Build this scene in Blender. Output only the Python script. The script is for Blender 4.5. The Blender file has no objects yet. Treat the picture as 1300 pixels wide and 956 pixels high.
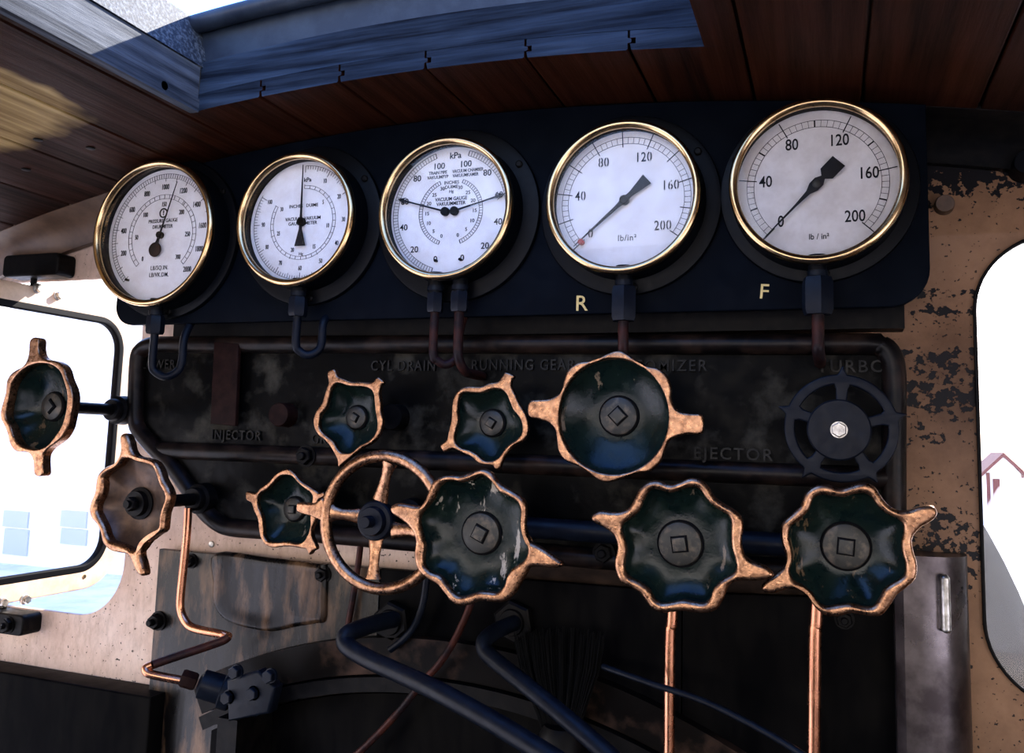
import bpy, bmesh, math, random
from mathutils import Vector, Matrix
random.seed(7)
S = bpy.context.scene
COL = S.collection
# ------------------------------------------------------------------ camera
F = 1100.0; CX, CY = 650.0, 433.5
def _n(v): v = Vector(v); return v.normalized()
nv = _n((407, 138, 1100)); hv = Vector((2986, -38, -1100)); hv = (hv - nv*hv.dot(nv)).normalized(); vv = hv.cross(nv)
M = Matrix((hv, nv, vv))                 # camera (right, down, forward) -> world
EYE = Vector((0, 0, 1.6))
def ray(px, py): return M @ Vector((px-CX, py-CY, F))
def at(px, py, Y):
    d = ray(px, py); return EYE + d*(Y/d.y)
def atX(px, py, X):
    d = ray(px, py); return EYE + d*(X/d.x)
cam_d = bpy.data.cameras.new('camera'); cam = bpy.data.objects.new('camera', cam_d); COL.objects.link(cam)
R3 = Matrix((M.col[0], -M.col[1], -M.col[2])).transposed()
cam.matrix_world = Matrix.Translation(EYE) @ R3.to_4x4()
cam_d.sensor_width = 36; cam_d.lens = F/1300*36; cam_d.shift_y = -44.5/1300; cam_d.clip_start = .01; cam_d.clip_end = 500
S.camera = cam

# ------------------------------------------------------------------ materials
def newmat(name):
    m = bpy.data.materials.new(name); m.use_nodes = True
    nt = m.node_tree; return m, nt, nt.nodes['Principled BSDF']
def noise(nt, scale, detail=6, rough=.6, vec=(1,1,1), off=(0,0,0)):
    tc = nt.nodes.new('ShaderNodeTexCoord'); mp = nt.nodes.new('ShaderNodeMapping'); mp.inputs['Scale'].default_value = vec; mp.inputs['Location'].default_value = off
    n = nt.nodes.new('ShaderNodeTexNoise'); n.inputs['Scale'].default_value = scale; n.inputs['Detail'].default_value = detail; n.inputs['Roughness'].default_value = rough
    nt.links.new(tc.outputs['Object'], mp.inputs[0]); nt.links.new(mp.outputs[0], n.inputs['Vector']); return n.outputs['Fac']
def ramp(nt, fac, stops):
    r = nt.nodes.new('ShaderNodeValToRGB'); nt.links.new(fac, r.inputs[0]); e = r.color_ramp.elements
    while len(e) < len(stops): e.new(.5)
    for q, (p, c) in zip(e, stops):
        q.position = p; q.color = (c if isinstance(c, tuple) else (c, c, c)) + (1,)
    return r.outputs[0]
def mixc(nt, fac, a, b):
    m = nt.nodes.new('ShaderNodeMix'); m.data_type = 'RGBA'
    if isinstance(fac, (int, float)): m.inputs[0].default_value = fac
    else: nt.links.new(fac, m.inputs[0])
    for s, v in ((6, a), (7, b)):
        if isinstance(v, tuple): m.inputs[s].default_value = v + (1,)
        else: nt.links.new(v, m.inputs[s])
    return m.outputs[2]
def bump(nt, bs, h, st, dist=.001):
    b = nt.nodes.new('ShaderNodeBump'); b.inputs['Strength'].default_value = st; b.inputs['Distance'].default_value = dist
    nt.links.new(h, b.inputs['Height']); nt.links.new(b.outputs[0], bs.inputs['Normal'])
def simple(name, col, rough=.5, metal=0, nz=None, bs_=.3, scale=60, col2=None, lo=.4, hi=.65, vec=(1,1,1), r2=None, coat=0, spec=None):
    m, nt, b = newmat(name)
    b.inputs['Roughness'].default_value = rough; b.inputs['Metallic'].default_value = metal; b.inputs['Coat Weight'].default_value = coat
    if spec is not None: b.inputs['Specular IOR Level'].default_value = spec
    f = noise(nt, scale, vec=vec)
    if col2: nt.links.new(ramp(nt, f, [(lo, col), (hi, col2)]), b.inputs['Base Color'])
    else: b.inputs['Base Color'].default_value = col + (1,)
    if r2 is not None: nt.links.new(ramp(nt, noise(nt, scale*1.7, vec=vec, off=(3,1,2)), [(.35, rough), (.65, r2)]), b.inputs['Roughness'])
    if bs_: bump(nt, b, f, bs_)
    return m
MT = {}
MT['bronze'] = simple('worn_bronze', (.44,.235,.130), .22, 1, scale=150, col2=(.15,.07,.04), lo=.40, hi=.72, r2=.40, bs_=.55)
MT['brass'] = simple('bezel_brass', (.66,.44,.22), .17, 1, scale=40, col2=(.50,.31,.15), lo=.4, hi=.8, r2=.26, bs_=.03)
def enamel(name='chipped_green_enamel', thr=.655, chip=(.16,.12,.08)):
    m, nt, b = newmat(name)
    f = noise(nt, 45, 8, .65); c = ramp(nt, f, [(.3, (.002,.006,.006)), (.6, (.005,.012,.009)), (.8, (.018,.022,.012))])
    sc = noise(nt, 60, 5, .7, (1,1,.25), (2,0,1)); k = ramp(nt, sc, [(thr, 0.), (thr+.035, 1.)])
    nt.links.new(mixc(nt, k, c, chip), b.inputs['Base Color'])
    nt.links.new(ramp(nt, f, [(.35, .10), (.7, .36)]), b.inputs['Roughness']); b.inputs['Specular IOR Level'].default_value = .22; b.inputs['Coat Weight'].default_value = 0
    bump(nt, b, f, .5, .0015); return m
MT['enamel'] = enamel(); MT['enamel_a'] = enamel('badly_chipped_green_enamel', .60, (.38,.33,.26)); MT['enamel_c'] = enamel('brown_scuffed_green_enamel', .60, (.10,.065,.035))
MT['bowl_brown'] = simple('bare_brown_bowl', (.045,.025,.016), .35, .5, scale=50, col2=(.10,.055,.032), r2=.55, bs_=.5)
MT['hub'] = simple('dark_hub_metal', (.035,.034,.028), .4, .5, scale=90, col2=(.13,.10,.07), lo=.5, hi=.75, r2=.55, bs_=.4)
MT['steel'] = simple('oily_black_steel', (.0018,.0018,.0022), .42, .1, scale=80, col2=(.006,.005,.0045), r2=.55, bs_=.3, spec=.10)
MT['navy'] = simple('blue_black_paint', (.0022,.0036,.0075), .34, 0, scale=60, col2=(.005,.0075,.013), r2=.48, bs_=.25, spec=.13)
MT['panel'] = simple('gauge_board_black', (.0012,.0022,.0045), .5, 0, scale=35, col2=(.0022,.0035,.0062), r2=.66, bs_=.15, spec=.03)
MT['case'] = simple('gauge_case_black', (.0015,.0020,.0032), .34, 0, scale=80, r2=.45, bs_=.08, spec=.09)
MT['cast'] = simple('grimy_cast_iron', (.0012,.0012,.0012), .5, 0, scale=22, col2=(.052,.047,.035), lo=.52, hi=.80, r2=.30, bs_=.9, spec=.05)
MT['ridge'] = simple('rubbed_ridge_iron', (.0030,.0022,.0022), .34, 0, scale=30, col2=(.030,.017,.012), lo=.45, hi=.75, r2=.42, bs_=.3, spec=.16)
MT['letter'] = simple('rubbed_letter_iron', (.004,.004,.004), .45, 0, scale=60, col2=(.020,.018,.014), bs_=.3, spec=.14)
MT['strap'] = simple('red_brown_strap', (.009,.0035,.003), .55, 0, scale=60, col2=(.020,.008,.006), bs_=.3, spec=.06)
MT['copper'] = simple('polished_copper', (.62,.27,.15), .22, 1, scale=25, col2=(.45,.19,.11), lo=.4, hi=.8, r2=.32, bs_=.03)
MT['dullcopper'] = simple('dull_copper', (.010,.006,.007), .35, .2, scale=30, col2=(.06,.018,.012), r2=.5, bs_=.1, spec=.12)
MT['bright'] = simple('bright_steel', (.55,.53,.5), .3, 1, scale=120, col2=(.25,.23,.2), r2=.45)
MT['cream'] = simple('cream_window_paint', (.62,.45,.33), .45, 0, scale=40, col2=(.5,.35,.25), r2=.6, bs_=.15)
MT['ink'] = simple('dial_ink', (.004,.004,.006), .6, 0, bs_=0, spec=.2)
MT['red'] = simple('red_enamel', (.35,.01,.015), .4, 0, bs_=0)
MT['yellow'] = simple('yellow_paint', (.75,.55,.20), .6, 0, scale=150, col2=(.55,.38,.12), bs_=.1)
MT['rubber'] = simple('glazing_rubber', (.003,.003,.004), .6, 0, bs_=.1, spec=.05)
MT['bristle'] = simple('black_bristle', (.003,.003,.003), .6, 0, bs_=0, spec=.05)
def dialmat(name, c1, c2):
    m, nt, b = newmat(name); f = noise(nt, 35, 8, .7); g = noise(nt, 300, 3, .6, off=(1,2,3))
    c = ramp(nt, f, [(.35, c2), (.6, c1)]); k = ramp(nt, g, [(.70, 0.), (.76, .35)])
    nt.links.new(mixc(nt, k, c, (.25,.2,.17)), b.inputs['Base Color']); b.inputs['Roughness'].default_value = .55; return m
MT['dial'] = dialmat('white_dial', (.84,.82,.84), (.74,.70,.70)); MT['dial5'] = dialmat('grey_dial', (.66,.62,.60), (.55,.50,.47))
def glassmat():
    m, nt, b = newmat('pane_glass'); nt.nodes.remove(b)
    t = nt.nodes.new('ShaderNodeBsdfTransparent'); g = nt.nodes.new('ShaderNodeBsdfGlossy'); g.inputs['Roughness'].default_value = .03
    fr = nt.nodes.new('ShaderNodeFresnel'); fr.inputs[0].default_value = 1.25; mx = nt.nodes.new('ShaderNodeMixShader')
    nt.links.new(fr.outputs[0], mx.inputs[0]); nt.links.new(t.outputs[0], mx.inputs[1]); nt.links.new(g.outputs[0], mx.inputs[2])
    nt.links.new(mx.outputs[0], nt.nodes['Material Output'].inputs[0]); return m
MT['glass'] = glassmat()
def sheetmat():
    # old cream/brown paint: flaked down to black in coarse patches; flaking keeps to the right, where shade is painted in too
    m, nt, b = newmat('flaked_shaded_cream_sheet')
    f = noise(nt, 5, 8, .65); base = ramp(nt, f, [(.3, (.44,.29,.215)), (.5, (.66,.48,.38)), (.72, (.78,.62,.52))])
    fine = noise(nt, 90, 5, .7, (1,1,.4), (4,0,0)); base = mixc(nt, ramp(nt, fine, [(.3, .35), (.55, 0.)]), base, (.22,.13,.08))
    tc = nt.nodes.new('ShaderNodeTexCoord'); sp = nt.nodes.new('ShaderNodeSeparateXYZ'); nt.links.new(tc.outputs['Object'], sp.inputs[0])
    def rng(out, a, b_, c, d):
        r = nt.nodes.new('ShaderNodeMapRange'); nt.links.new(out, r.inputs[0])
        for i, v in enumerate((a, b_, c, d)): r.inputs[i+1].default_value = v
        return r.outputs[0]
    def mul(a, b_, op='MULTIPLY'):
        q = nt.nodes.new('ShaderNodeMath'); q.operation = op
        for i, v in ((0, a), (1, b_)):
            if isinstance(v, (int, float)): q.inputs[i].default_value = v
            else: nt.links.new(v, q.inputs[i])
        return q.outputs[0]
    right = rng(sp.outputs['X'], -.55, -.38, 0, 1)  # cream to brown; wheel shade and the brighter-lit left put into the colour
    base = mixc(nt, mul(right, 1.0), base, ramp(nt, f, [(.3, (.09,.045,.023)), (.6, (.29,.160,.088))]))
    # flake weight along height; the solid black at the top is painted shade
    pz = nt.nodes.new('ShaderNodeFloatCurve'); zz = rng(sp.outputs['Z'], 1.2, 2.0, 0, 1); nt.links.new(zz, pz.inputs['Value'])
    cu = pz.mapping.curves[0]
    cu.points[0].location = (0, .10); cu.points[1].location = (1, 1.0)
    for x, y in ((.30,.12),(.34,.50),(.40,.58),(.44,.20),(.50,.12),(.53,.38),(.55,.24),(.565,.66),(.64,.56),(.655,.10),(.69,.20),(.70,.66),(.712,.20),(.722,.62),(.735,.05),(.80,.0),(.84,.15),(.88,.70),(.91,1.0)): cu.points.new(x, y)
    pz.mapping.update()
    ch = noise(nt, 105, 4, .58, (1,1,1.15), (7,0,3)); th = mul(mul(pz.outputs[0], .34), ch, 'ADD')
    k = ramp(nt, th, [(.695, 0.), (.71, 1.)]); k = mul(k, right)
    spk = noise(nt, 210, 2, .5, off=(3,3,3)); k2 = mul(ramp(nt, spk, [(.69, 0.), (.71, .9)]), 1.0)
    kk = mul(k, k2, 'MAXIMUM')
    nt.links.new(mixc(nt, kk, base, (.010,.009,.010)), b.inputs['Base Color'])
    b.inputs['Roughness'].default_value = .42; b.inputs['Specular IOR Level'].default_value = .12; bump(nt, b, mul(kk, mul(fine, .2), 'SUBTRACT'), .5, -.002); return m
MT['sheet'] = sheetmat()
def woodmat(name, stops, sc=1.0, bs_=.6, rough=.5, axis='Y', worn_left=False):
    m, nt, b = newmat(name); b.inputs['Specular IOR Level'].default_value = .10
    v = {'Y': (60,2.5,60), 'X': (2.5,60,60)}[axis]
    g = noise(nt, sc, 8, .65, v); big = noise(nt, 3.2, 5, .6, (1,.45,1) if axis == 'Y' else (.45,1,1), (5,1,0))
    c1 = ramp(nt, g, stops[0]); c2 = ramp(nt, g, stops[1]); k = ramp(nt, big, [(.46, 0.), (.60, 1.)])
    if worn_left:      # varnish has worn off only on the boards at the left side of the roof
        tc = nt.nodes.new('ShaderNodeTexCoord'); sp = nt.nodes.new('ShaderNodeSeparateXYZ'); nt.links.new(tc.outputs['Object'], sp.inputs[0]); b.inputs['Specular IOR Level'].default_value = .06
        r1 = nt.nodes.new('ShaderNodeMapRange'); nt.links.new(sp.outputs['X'], r1.inputs[0]); r1.inputs[1].default_value = -.78; r1.inputs[2].default_value = -.86; r1.inputs[3].default_value = -.35; r1.inputs[4].default_value = .15
        r2_ = nt.nodes.new('ShaderNodeMapRange'); nt.links.new(sp.outputs['Y'], r2_.inputs[0]); r2_.inputs[1].default_value = .72; r2_.inputs[2].default_value = .84; r2_.inputs[3].default_value = 0; r2_.inputs[4].default_value = -.3
        q1 = nt.nodes.new('ShaderNodeMath'); q1.operation = 'ADD'; nt.links.new(r1.outputs[0], q1.inputs[0]); nt.links.new(big, q1.inputs[1])
        q2 = nt.nodes.new('ShaderNodeMath'); q2.operation = 'ADD'; nt.links.new(q1.outputs[0], q2.inputs[0]); nt.links.new(r2_.outputs[0], q2.inputs[1])
        k = ramp(nt, q2.outputs[0], [(.53, 0.), (.63, 1.)])
    nt.links.new(mixc(nt, k, c1, c2), b.inputs['Base Color']); nt.links.new(ramp(nt, g, [(.3, rough+.15), (.7, rough-.1)]), b.inputs['Roughness'])
    bump(nt, b, g, bs_, .003); return m
MT['roofwood'] = woodmat('varnished_roof_boards', ([(.3, (.004,.0012,.0006)), (.7, (.038,.0100,.0040))], [(.3, (.12,.065,.025)), (.7, (.56,.39,.155))]), rough=.5, worn_left=True)
MT['greywood'] = woodmat('weathered_hatch_timber', ([(.38, (.0012,.0025,.006)), (.62, (.016,.027,.048))], [(.35, (.005,.009,.018)), (.68, (.050,.075,.115))]), axis='X', bs_=1.0, rough=.7)
MT['greywoodY'] = woodmat('weathered_jamb_timber', ([(.38, (.003,.005,.010)), (.62, (.05,.062,.085))], [(.35, (.015,.02,.03)), (.68, (.13,.15,.19))]), axis='Y', bs_=.9, rough=.65)
MT['coaming'] = simple('dark_coaming_steel', (.012,.018,.032), .45, 0, scale=30, col2=(.022,.032,.05), bs_=.2, spec=.25)
MT['gritty'] = simple('gritty_painted_steel', (.015,.022,.036), .6, 0, scale=220, col2=(.10,.12,.15), lo=.45, hi=.7, bs_=1.0, spec=.15)
MT['tanbeam'] = simple('tan_rim_paint', (.13,.072,.04), .5, 0, scale=25, col2=(.07,.038,.021), bs_=.3)
MT['boxsteel'] = simple('worn_box_steel', (.05,.04,.042), .26, .9, scale=12, col2=(.22,.19,.19), lo=.45, hi=.8, r2=.40, bs_=.2)
MT['clad'] = simple('black_cladding', (.0010,.0010,.0015), .42, 0, scale=20, col2=(.005,.0045,.004), r2=.32, bs_=.6, vec=(1,1,.35), spec=.012)
MT['cladL'] = simple('scratched_cladding', (.0035,.0030,.0030), .36, .1, scale=15, col2=(.17,.095,.050), lo=.50, hi=.72, r2=.20, bs_=1.0, vec=(1.8,1,.5), spec=.25)
MT['cladR'] = simple('rusty_flange', (.0045,.0035,.003), .42, 0, scale=12, col2=(.075,.042,.028), lo=.52, hi=.72, r2=.3, bs_=.8, spec=.06)
MT['shade_grime'] = simple('shaded_grimy_strip', (.012,.007,.005), .5, 0, scale=40, col2=(.06,.036,.024), lo=.4, hi=.75, bs_=.6, vec=(.4,1,1), spec=.06)
MT['ground'] = simple('ballast_ground', (.78,.72,.66), .9, scale=2, col2=(.62,.56,.50))
MT['whitewall'] = simple('white_rendered_wall', (.80,.80,.80), .8, scale=2, bs_=.1)
MT['bluewin'] = simple('blue_window_glass', (.42,.44,.46), .5, scale=2, bs_=0)
MT['redtrim'] = simple('red_brown_trim', (.10,.02,.018), .7, scale=2, bs_=0)
MT['boiler'] = simple('grey_boiler_cladding', (.06,.065,.075), .45, .2, scale=4, bs_=.1)
MT['deck'] = simple('steel_floor', (.03,.022,.018), .6, .2, scale=8, bs_=.2)

# ------------------------------------------------------------------ mesh helpers
class MB:
    def __init__(s): s.v = []; s.f = []
    def add(s, v, f):
        o = len(s.v); s.v += [Vector(p) for p in v]; s.f += [tuple(i+o for i in q) for q in f]; return s
    def box(s, a, b):
        x0,y0,z0 = a; x1,y1,z1 = b
        v = [(x,y,z) for x in (x0,x1) for y in (y0,y1) for z in (z0,z1)]
        return s.add(v, [(0,1,3,2),(4,6,7,5),(0,4,5,1),(2,3,7,6),(0,2,6,4),(1,5,7,3)])
    def tube(s, pts, r, n=14, cap=True):
        pts = [Vector(p) for p in pts]; m = len(pts); R = r if isinstance(r, (list, tuple)) else [r]*m
        t = [(pts[min(i+1,m-1)]-pts[max(i-1,0)]).normalized() for i in range(m)]
        up = Vector((0,0,1)) if abs(t[0].z) < .9 else Vector((1,0,0)); u = t[0].cross(up).normalized(); V = []
        for i in range(m):
            u = (u - t[i]*u.dot(t[i])).normalized(); w = t[i].cross(u)
            for k in range(n):
                a = 2*math.pi*k/n; V.append(pts[i]+(u*math.cos(a)+w*math.sin(a))*R[i])
        Fc = [(i*n+k, i*n+(k+1)%n, (i+1)*n+(k+1)%n, (i+1)*n+k) for i in range(m-1) for k in range(n)]
        if cap: Fc += [tuple(reversed(range(n))), tuple(range((m-1)*n, m*n))]
        return s.add(V, Fc)
    def ring(s, c, R, r, axis='Y', n=96, m=16, sy=1.0):
        V = []
        for i in range(n):
            a = 2*math.pi*i/n
            for k in range(m):
                b = 2*math.pi*k/m; rr = R+r*math.cos(b); y = r*sy*math.sin(b); V.append(Vector(c)+Vector((rr*math.cos(a), y, rr*math.sin(a))))
        return s.add(V, [(i*m+k, i*m+(k+1)%m, ((i+1)%n)*m+(k+1)%m, ((i+1)%n)*m+k) for i in range(n) for k in range(m)])
    def lathe(s, c, prof, n=64, ax=(0,1,0)):
        # prof: (radius, distance along ax)
        ax = Vector(ax).normalized(); u = ax.orthogonal().normalized(); w = ax.cross(u); c = Vector(c); V = []; P = len(prof)
        for r, d in prof:
            for k in range(n):
                a = 2*math.pi*k/n; V.append(c+ax*d+(u*math.cos(a)+w*math.sin(a))*max(r, 1e-5))
        Fc = [(i*n+k, i*n+(k+1)%n, (i+1)*n+(k+1)%n, (i+1)*n+k) for i in range(P-1) for k in range(n)]
        Fc += [tuple(reversed(range(n))), tuple(range((P-1)*n, P*n))]
        return s.add(V, Fc)
    def hexn(s, c, r, h, ax=(0,1,0), rot=0, n=6, ch=.12):
        ax = Vector(ax).normalized()
        ref = Vector((0,0,1)) if abs(ax.z) < .9 else Vector((1,0,0))
        u = (ref-ax*ref.dot(ax)).normalized(); w = ax.cross(u); c = Vector(c); V = []
        for rr, d in ((r*(1-ch), 0), (r, h*.14), (r, h*.86), (r*(1-ch), h)):
            for k in range(n):
                a = 2*math.pi*k/n+rot; V.append(c+ax*d+(u*math.cos(a)+w*math.sin(a))*rr)
        Fc = [(i*n+k, i*n+(k+1)%n, (i+1)*n+(k+1)%n, (i+1)*n+k) for i in range(3) for k in range(n)]
        Fc += [tuple(reversed(range(n))), tuple(range(3*n, 4*n))]
        return s.add(V, Fc)
    def mesh(s, m, mm=None):
        vs = [mm @ v.co for v in m.vertices] if mm else [v.co.copy() for v in m.vertices]
        return s.add(vs, [tuple(p.vertices) for p in m.polygons])
def link(name, mb, mat, parent=None, ang=35, loc=None):
    base = parent_base(parent) if parent else (Vector(loc) if loc is not None else Vector((0,0,0)))
    me = bpy.data.meshes.new(name); me.from_pydata([tuple(v-base) for v in mb.v], [], mb.f)
    bm = bmesh.new(); bm.from_mesh(me); bmesh.ops.remove_doubles(bm, verts=bm.verts, dist=1e-6); bmesh.ops.recalc_face_normals(bm, faces=bm.faces); bm.to_mesh(me); bm.free()
    for p in me.polygons: p.use_smooth = True
    me.set_sharp_from_angle(angle=math.radians(ang))
    me.materials.append(MT[mat]); o = bpy.data.objects.new(name, me); COL.objects.link(o)
    if parent: o.parent = parent
    elif loc is not None: o.location = base
    return o
def parent_base(p):
    v = Vector(p.location)
    while p.parent: p = p.parent; v += Vector(p.location)
    return v
def tag(o, label, cat, group=None, kind=None):
    if label: o['label'] = label
    if cat: o['category'] = cat
    if group: o['group'] = group
    if kind: o['kind'] = kind
    return o
def thing(name, label, cat, loc, group=None):
    o = bpy.data.objects.new(name, None); o.empty_display_size = .02; o.location = loc; COL.objects.link(o); return tag(o, label, cat, group)
def struct(name, mb, mat, label=None, cat=None, ang=35):
    o = link(name, mb, mat, ang=ang); o['kind'] = 'structure'
    o['label'] = label; o['category'] = cat; return o
def evalmesh(cu):
    o = bpy.data.objects.new('tmp', cu); COL.objects.link(o)
    dg = bpy.context.evaluated_depsgraph_get(); dg.update()
    me = bpy.data.meshes.new_from_object(o.evaluated_get(dg)); bpy.data.objects.remove(o); return me
MXZ = lambda Y: Matrix(((1,0,0,0),(0,0,-1,Y),(0,1,0,0),(0,0,0,1)))          # local xy -> world XZ at Y, local +z towards camera
MYZ = lambda X: Matrix(((0,0,1,X),(1,0,0,0),(0,1,0,0),(0,0,0,1)))
MXY = lambda Z: Matrix.Translation((0,0,Z))
def fill(loops, depth, bev, mm, res=3, grow=0):
    cu = bpy.data.curves.new('c', 'CURVE'); cu.dimensions = '2D'; cu.fill_mode = 'BOTH'
    for L in loops:
        sp = cu.splines.new('POLY'); sp.points.add(len(L)-1); sp.use_cyclic_u = True
        for p, q in zip(sp.points, L): p.co = (q[0], q[1], 0, 1)
    cu.extrude = max(depth/2-bev, 0); cu.bevel_depth = bev; cu.bevel_resolution = res; cu.offset = grow-bev
    me = evalmesh(cu); mb = MB().mesh(me, mm); bpy.data.curves.remove(cu); return mb
def text(mb, s, x, z, h, Y, bold=0, ext=.0004, cond=1.0, rot=0, spacing=1.0):
    cu = bpy.data.curves.new('t', 'FONT'); cu.body = s; cu.size = h/.7; cu.align_x = 'CENTER'; cu.align_y = 'CENTER'; cu.extrude = ext; cu.offset = bold; cu.resolution_u = 3; cu.space_character = spacing
    me = evalmesh(cu); me.transform(Matrix.Rotation(rot, 4, 'Z') @ Matrix.Diagonal((cond,1,1,1)))
    mb.mesh(me, MXZ(Y) @ Matrix.Translation((x, z, 0))); return mb
def catmull(P, k=5, closed=True):
    n = len(P); out = []; P = [Vector(p) for p in P]
    for i in range(n if closed else n-1):
        g = (lambda j: P[j % n]) if closed else (lambda j: P[max(0, min(n-1, j))])
        a, b, c, d = g(i-1), g(i), g(i+1), g(i+2)
        for q in range(k):
            t = q/k; out.append(.5*((2*b)+(c-a)*t+(2*a-5*b+4*c-d)*t*t+(3*b-a-3*c+d)*t**3))
    if not closed: out.append(P[-1])
    return out
def rrect(x0, z0, x1, z1, r, n=10):
    out = []
    for cx, cz, a0 in ((x1-r, z1-r, 0), (x0+r, z1-r, 90), (x0+r, z0+r, 180), (x1-r, z0+r, 270)):
        for i in range(n+1):
            a = math.radians(a0+90*i/n); out.append((cx+r*math.cos(a), cz+r*math.sin(a)))
    return out
def circ(cx, cz, r, n=64, a0=0): return [(cx+r*math.cos(2*math.pi*i/n+a0), cz+r*math.sin(2*math.pi*i/n+a0)) for i in range(n)]
def pxpath(pts, Ys, k=6):
    if not isinstance(Ys, (list, tuple)): Ys = [Ys]*len(pts)
    return catmull([at(p[0], p[1], y) for p, y in zip(pts, Ys)], k, closed=False)

# ------------------------------------------------------------------ room shell
YS = 1.07                      # cab front sheet
CXL, ZC, RR = -.435, 2.018, 3.23
def roofz(x): return ZC-(x-CXL)**2/(2*RR)
XL, XR = -1.735, .865
def roofpoly(z0, dz=0, n=40):
    top = [(XL+(XR-XL)*i/n, roofz(XL+(XR-XL)*i/n)+dz) for i in range(n+1)]
    return [(XL, z0)] + top + [(XR, z0)]
LW = rrect(-1.43, 1.312, -1.020, 1.842, .085, 14); RW = rrect(.150, 1.34, .56, 1.842, .085, 14)
fs = fill([roofpoly(0.0, .02), LW, RW], .008, .0015, MXZ(YS+.004), 2)
struct('wall_front', fs, 'sheet', 'flaked cream and brown cab front sheet with a window opening at each side', 'wall')
# roof boards: real tongue-and-groove boards with a dark gap, in one ceiling mesh, hatch cut out
HX0, HX1, HY1, HY0 = -.75, -.12, .85, -.2
seams = [-.885-.115*k for k in range(7, 0, -1)] + [-.885, -.77, -.655, -.544, -.431, -.31, -.195, -.08, .035, .15, .265, .38, .495, .61, .725, .84]
TH = .0215
def board(mb, x0, x1, y0, y1):
    g = .0013
    def P(x, dz): return (x, roofz(x)+dz)
    a, b = x0+g, x1-g
    pr = [P(a, .0), P(a, .007), P(a+.006, .007), P(a+.006, .0135), P(a, .0135), P(a, TH), P((a+b)/2, TH), P(b, TH), P(b, .0135), P(b+.004, .0125), P(b+.004, .0085), P(b, .0075), P(b, 0.0)]
    pr = [(a+.0015, roofz(a))] + pr[1:-1] + [P(b, .0012), P(b-.0015, 0), P((a+b)/2, 0)]
    n = len(pr)
    V = [(x, y, z) for y in (y0, y1) for x, z in pr]
    mb.add(V, [(i, (i+1) % n, n+(i+1) % n, n+i) for i in range(n)] + [tuple(range(n)), tuple(range(2*n-1, n-1, -1))])
cb = MB()
for i in range(len(seams)-1):
    a, b = seams[i], seams[i+1]
    if b <= HX0 or a >= HX1: board(cb, a, b, -1.2, 1.0)
    else:
        board(cb, a, b, HY1, 1.0); board(cb, a, b, -1.2, HY0)
        if a < HX0: board(cb, a, HX0, HY0, HY1)
        if b > HX1: board(cb, HX1, b, HY0, HY1)
ceil_ = struct('ceiling', cb, 'roofwood', 'varnished brown tongue and groove roof boards with a hatch opening', 'ceiling', 25)
ceil_.data.materials.append(MT['greywood'])
for p_ in ceil_.data.polygons:
    if abs(p_.normal.y) > .9 and abs(p_.center.y-HY1) < .01 and HX0-.02 < p_.center.x < HX1+.02: p_.material_index = 1
# outer roof skin with hatch hole, unseen, added to block light
sk = MB()
def skin(x0, x1, y0, y1):
    n = 14; z = .075; V = []
    for i in range(n+1):
        x = x0+(x1-x0)*i/n
        V += [(x, y0, roofz(x)+z), (x, y1, roofz(x)+z), (x, y1, roofz(x)+z+.004), (x, y0, roofz(x)+z+.004)]
    sk.add(V, [(4*i+k, 4*i+(k+1) % 4, 4*i+4+(k+1) % 4, 4*i+4+k) for i in range(n) for k in range(4)] + [(0,1,2,3), (4*n+3,4*n+2,4*n+1,4*n)])
skin(XL-.05, HX0-.012, -1.25, 1.15); skin(HX1+.012, XR+.05, -1.25, 1.15); skin(HX0-.012, HX1+.012, HY1+.02, 1.15); skin(HX0-.012, HX1+.012, -1.25, HY0-.02)
struct('trim_1', sk, 'steel', 'outer steel roof skin above the boards, added to block light', 'roof')
fl = MB().box((XL, -1.6, -.05), (XR, 1.07, 0)); struct('floor', fl, 'deck', 'steel footplate floor', 'floor')
struct('wall_back_added', MB().box((XL, -1.61, -.05), (XR, -1.6, 1.25)), 'steel', 'dark unseen tender front added behind the footplate to block ground light', 'wall')  # unseen, added to keep ground light off the ceiling
for nm, x in (('wall_left', XL), ('wall_right', XR)):
    w = fill([[(-1.2, 0), (1.075, 0), (1.075, roofz(x)+.08), (-1.2, roofz(x)+.08)], rrect(-.9, .35 if x < 0 else 1.12, .62 if x > 0 else .80, 1.66, .05)], .008, .001, MYZ(x-.004 if x < 0 else x+.004), 1)  # unseen sides; left opening enlarged to let ground light onto the roof boards
    struct(nm, w, 'tanbeam', 'unseen cab side sheet with open window at %s' % ('left, enlarged to let in ground light' if x < 0 else 'right'), 'wall')

# hatch frame
hf = thing('roof_hatch_frame', 'weathered blue-grey timber frame lining the roof hatch at the top of the cab', 'hatch frame', (CXL, HY1, roofz(CXL)+TH))
def archbeam(x0, x1, y0, y1, dz0, dz1, n=24, lip=0):
    mb = MB(); V = []
    for i in range(n+1):
        x = x0+(x1-x0)*i/n
        V += [(x, y0, roofz(x)+dz0), (x, y1, roofz(x)+dz0), (x, y1, roofz(x)+dz1), (x, y0+lip, roofz(x)+dz1)]
    return mb.add(V, [(4*i+k, 4*i+(k+1) % 4, 4*i+4+(k+1) % 4, 4*i+4+k) for i in range(n) for k in range(4)] + [(3,2,1,0), (4*n,4*n+1,4*n+2,4*n+3)])
link('front_beam', archbeam(HX0, HX1, HY1+.001, HY1+.045, TH+.001, TH+.044, lip=.002), 'greywood', hf)
link('rear_beam', archbeam(HX0, HX1, HY0-.045, HY0, TH+.001, TH+.044), 'greywood', hf)
def jamb(x0, x1, dz0, dz1, y0=HY0, y1=HY1):
    xm = x0 if abs(x0-CXL) < abs(x1-CXL) else x1; z = roofz(xm)
    return MB().box((x0, y0, z+dz0), (x1, y1, z+dz1))
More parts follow.
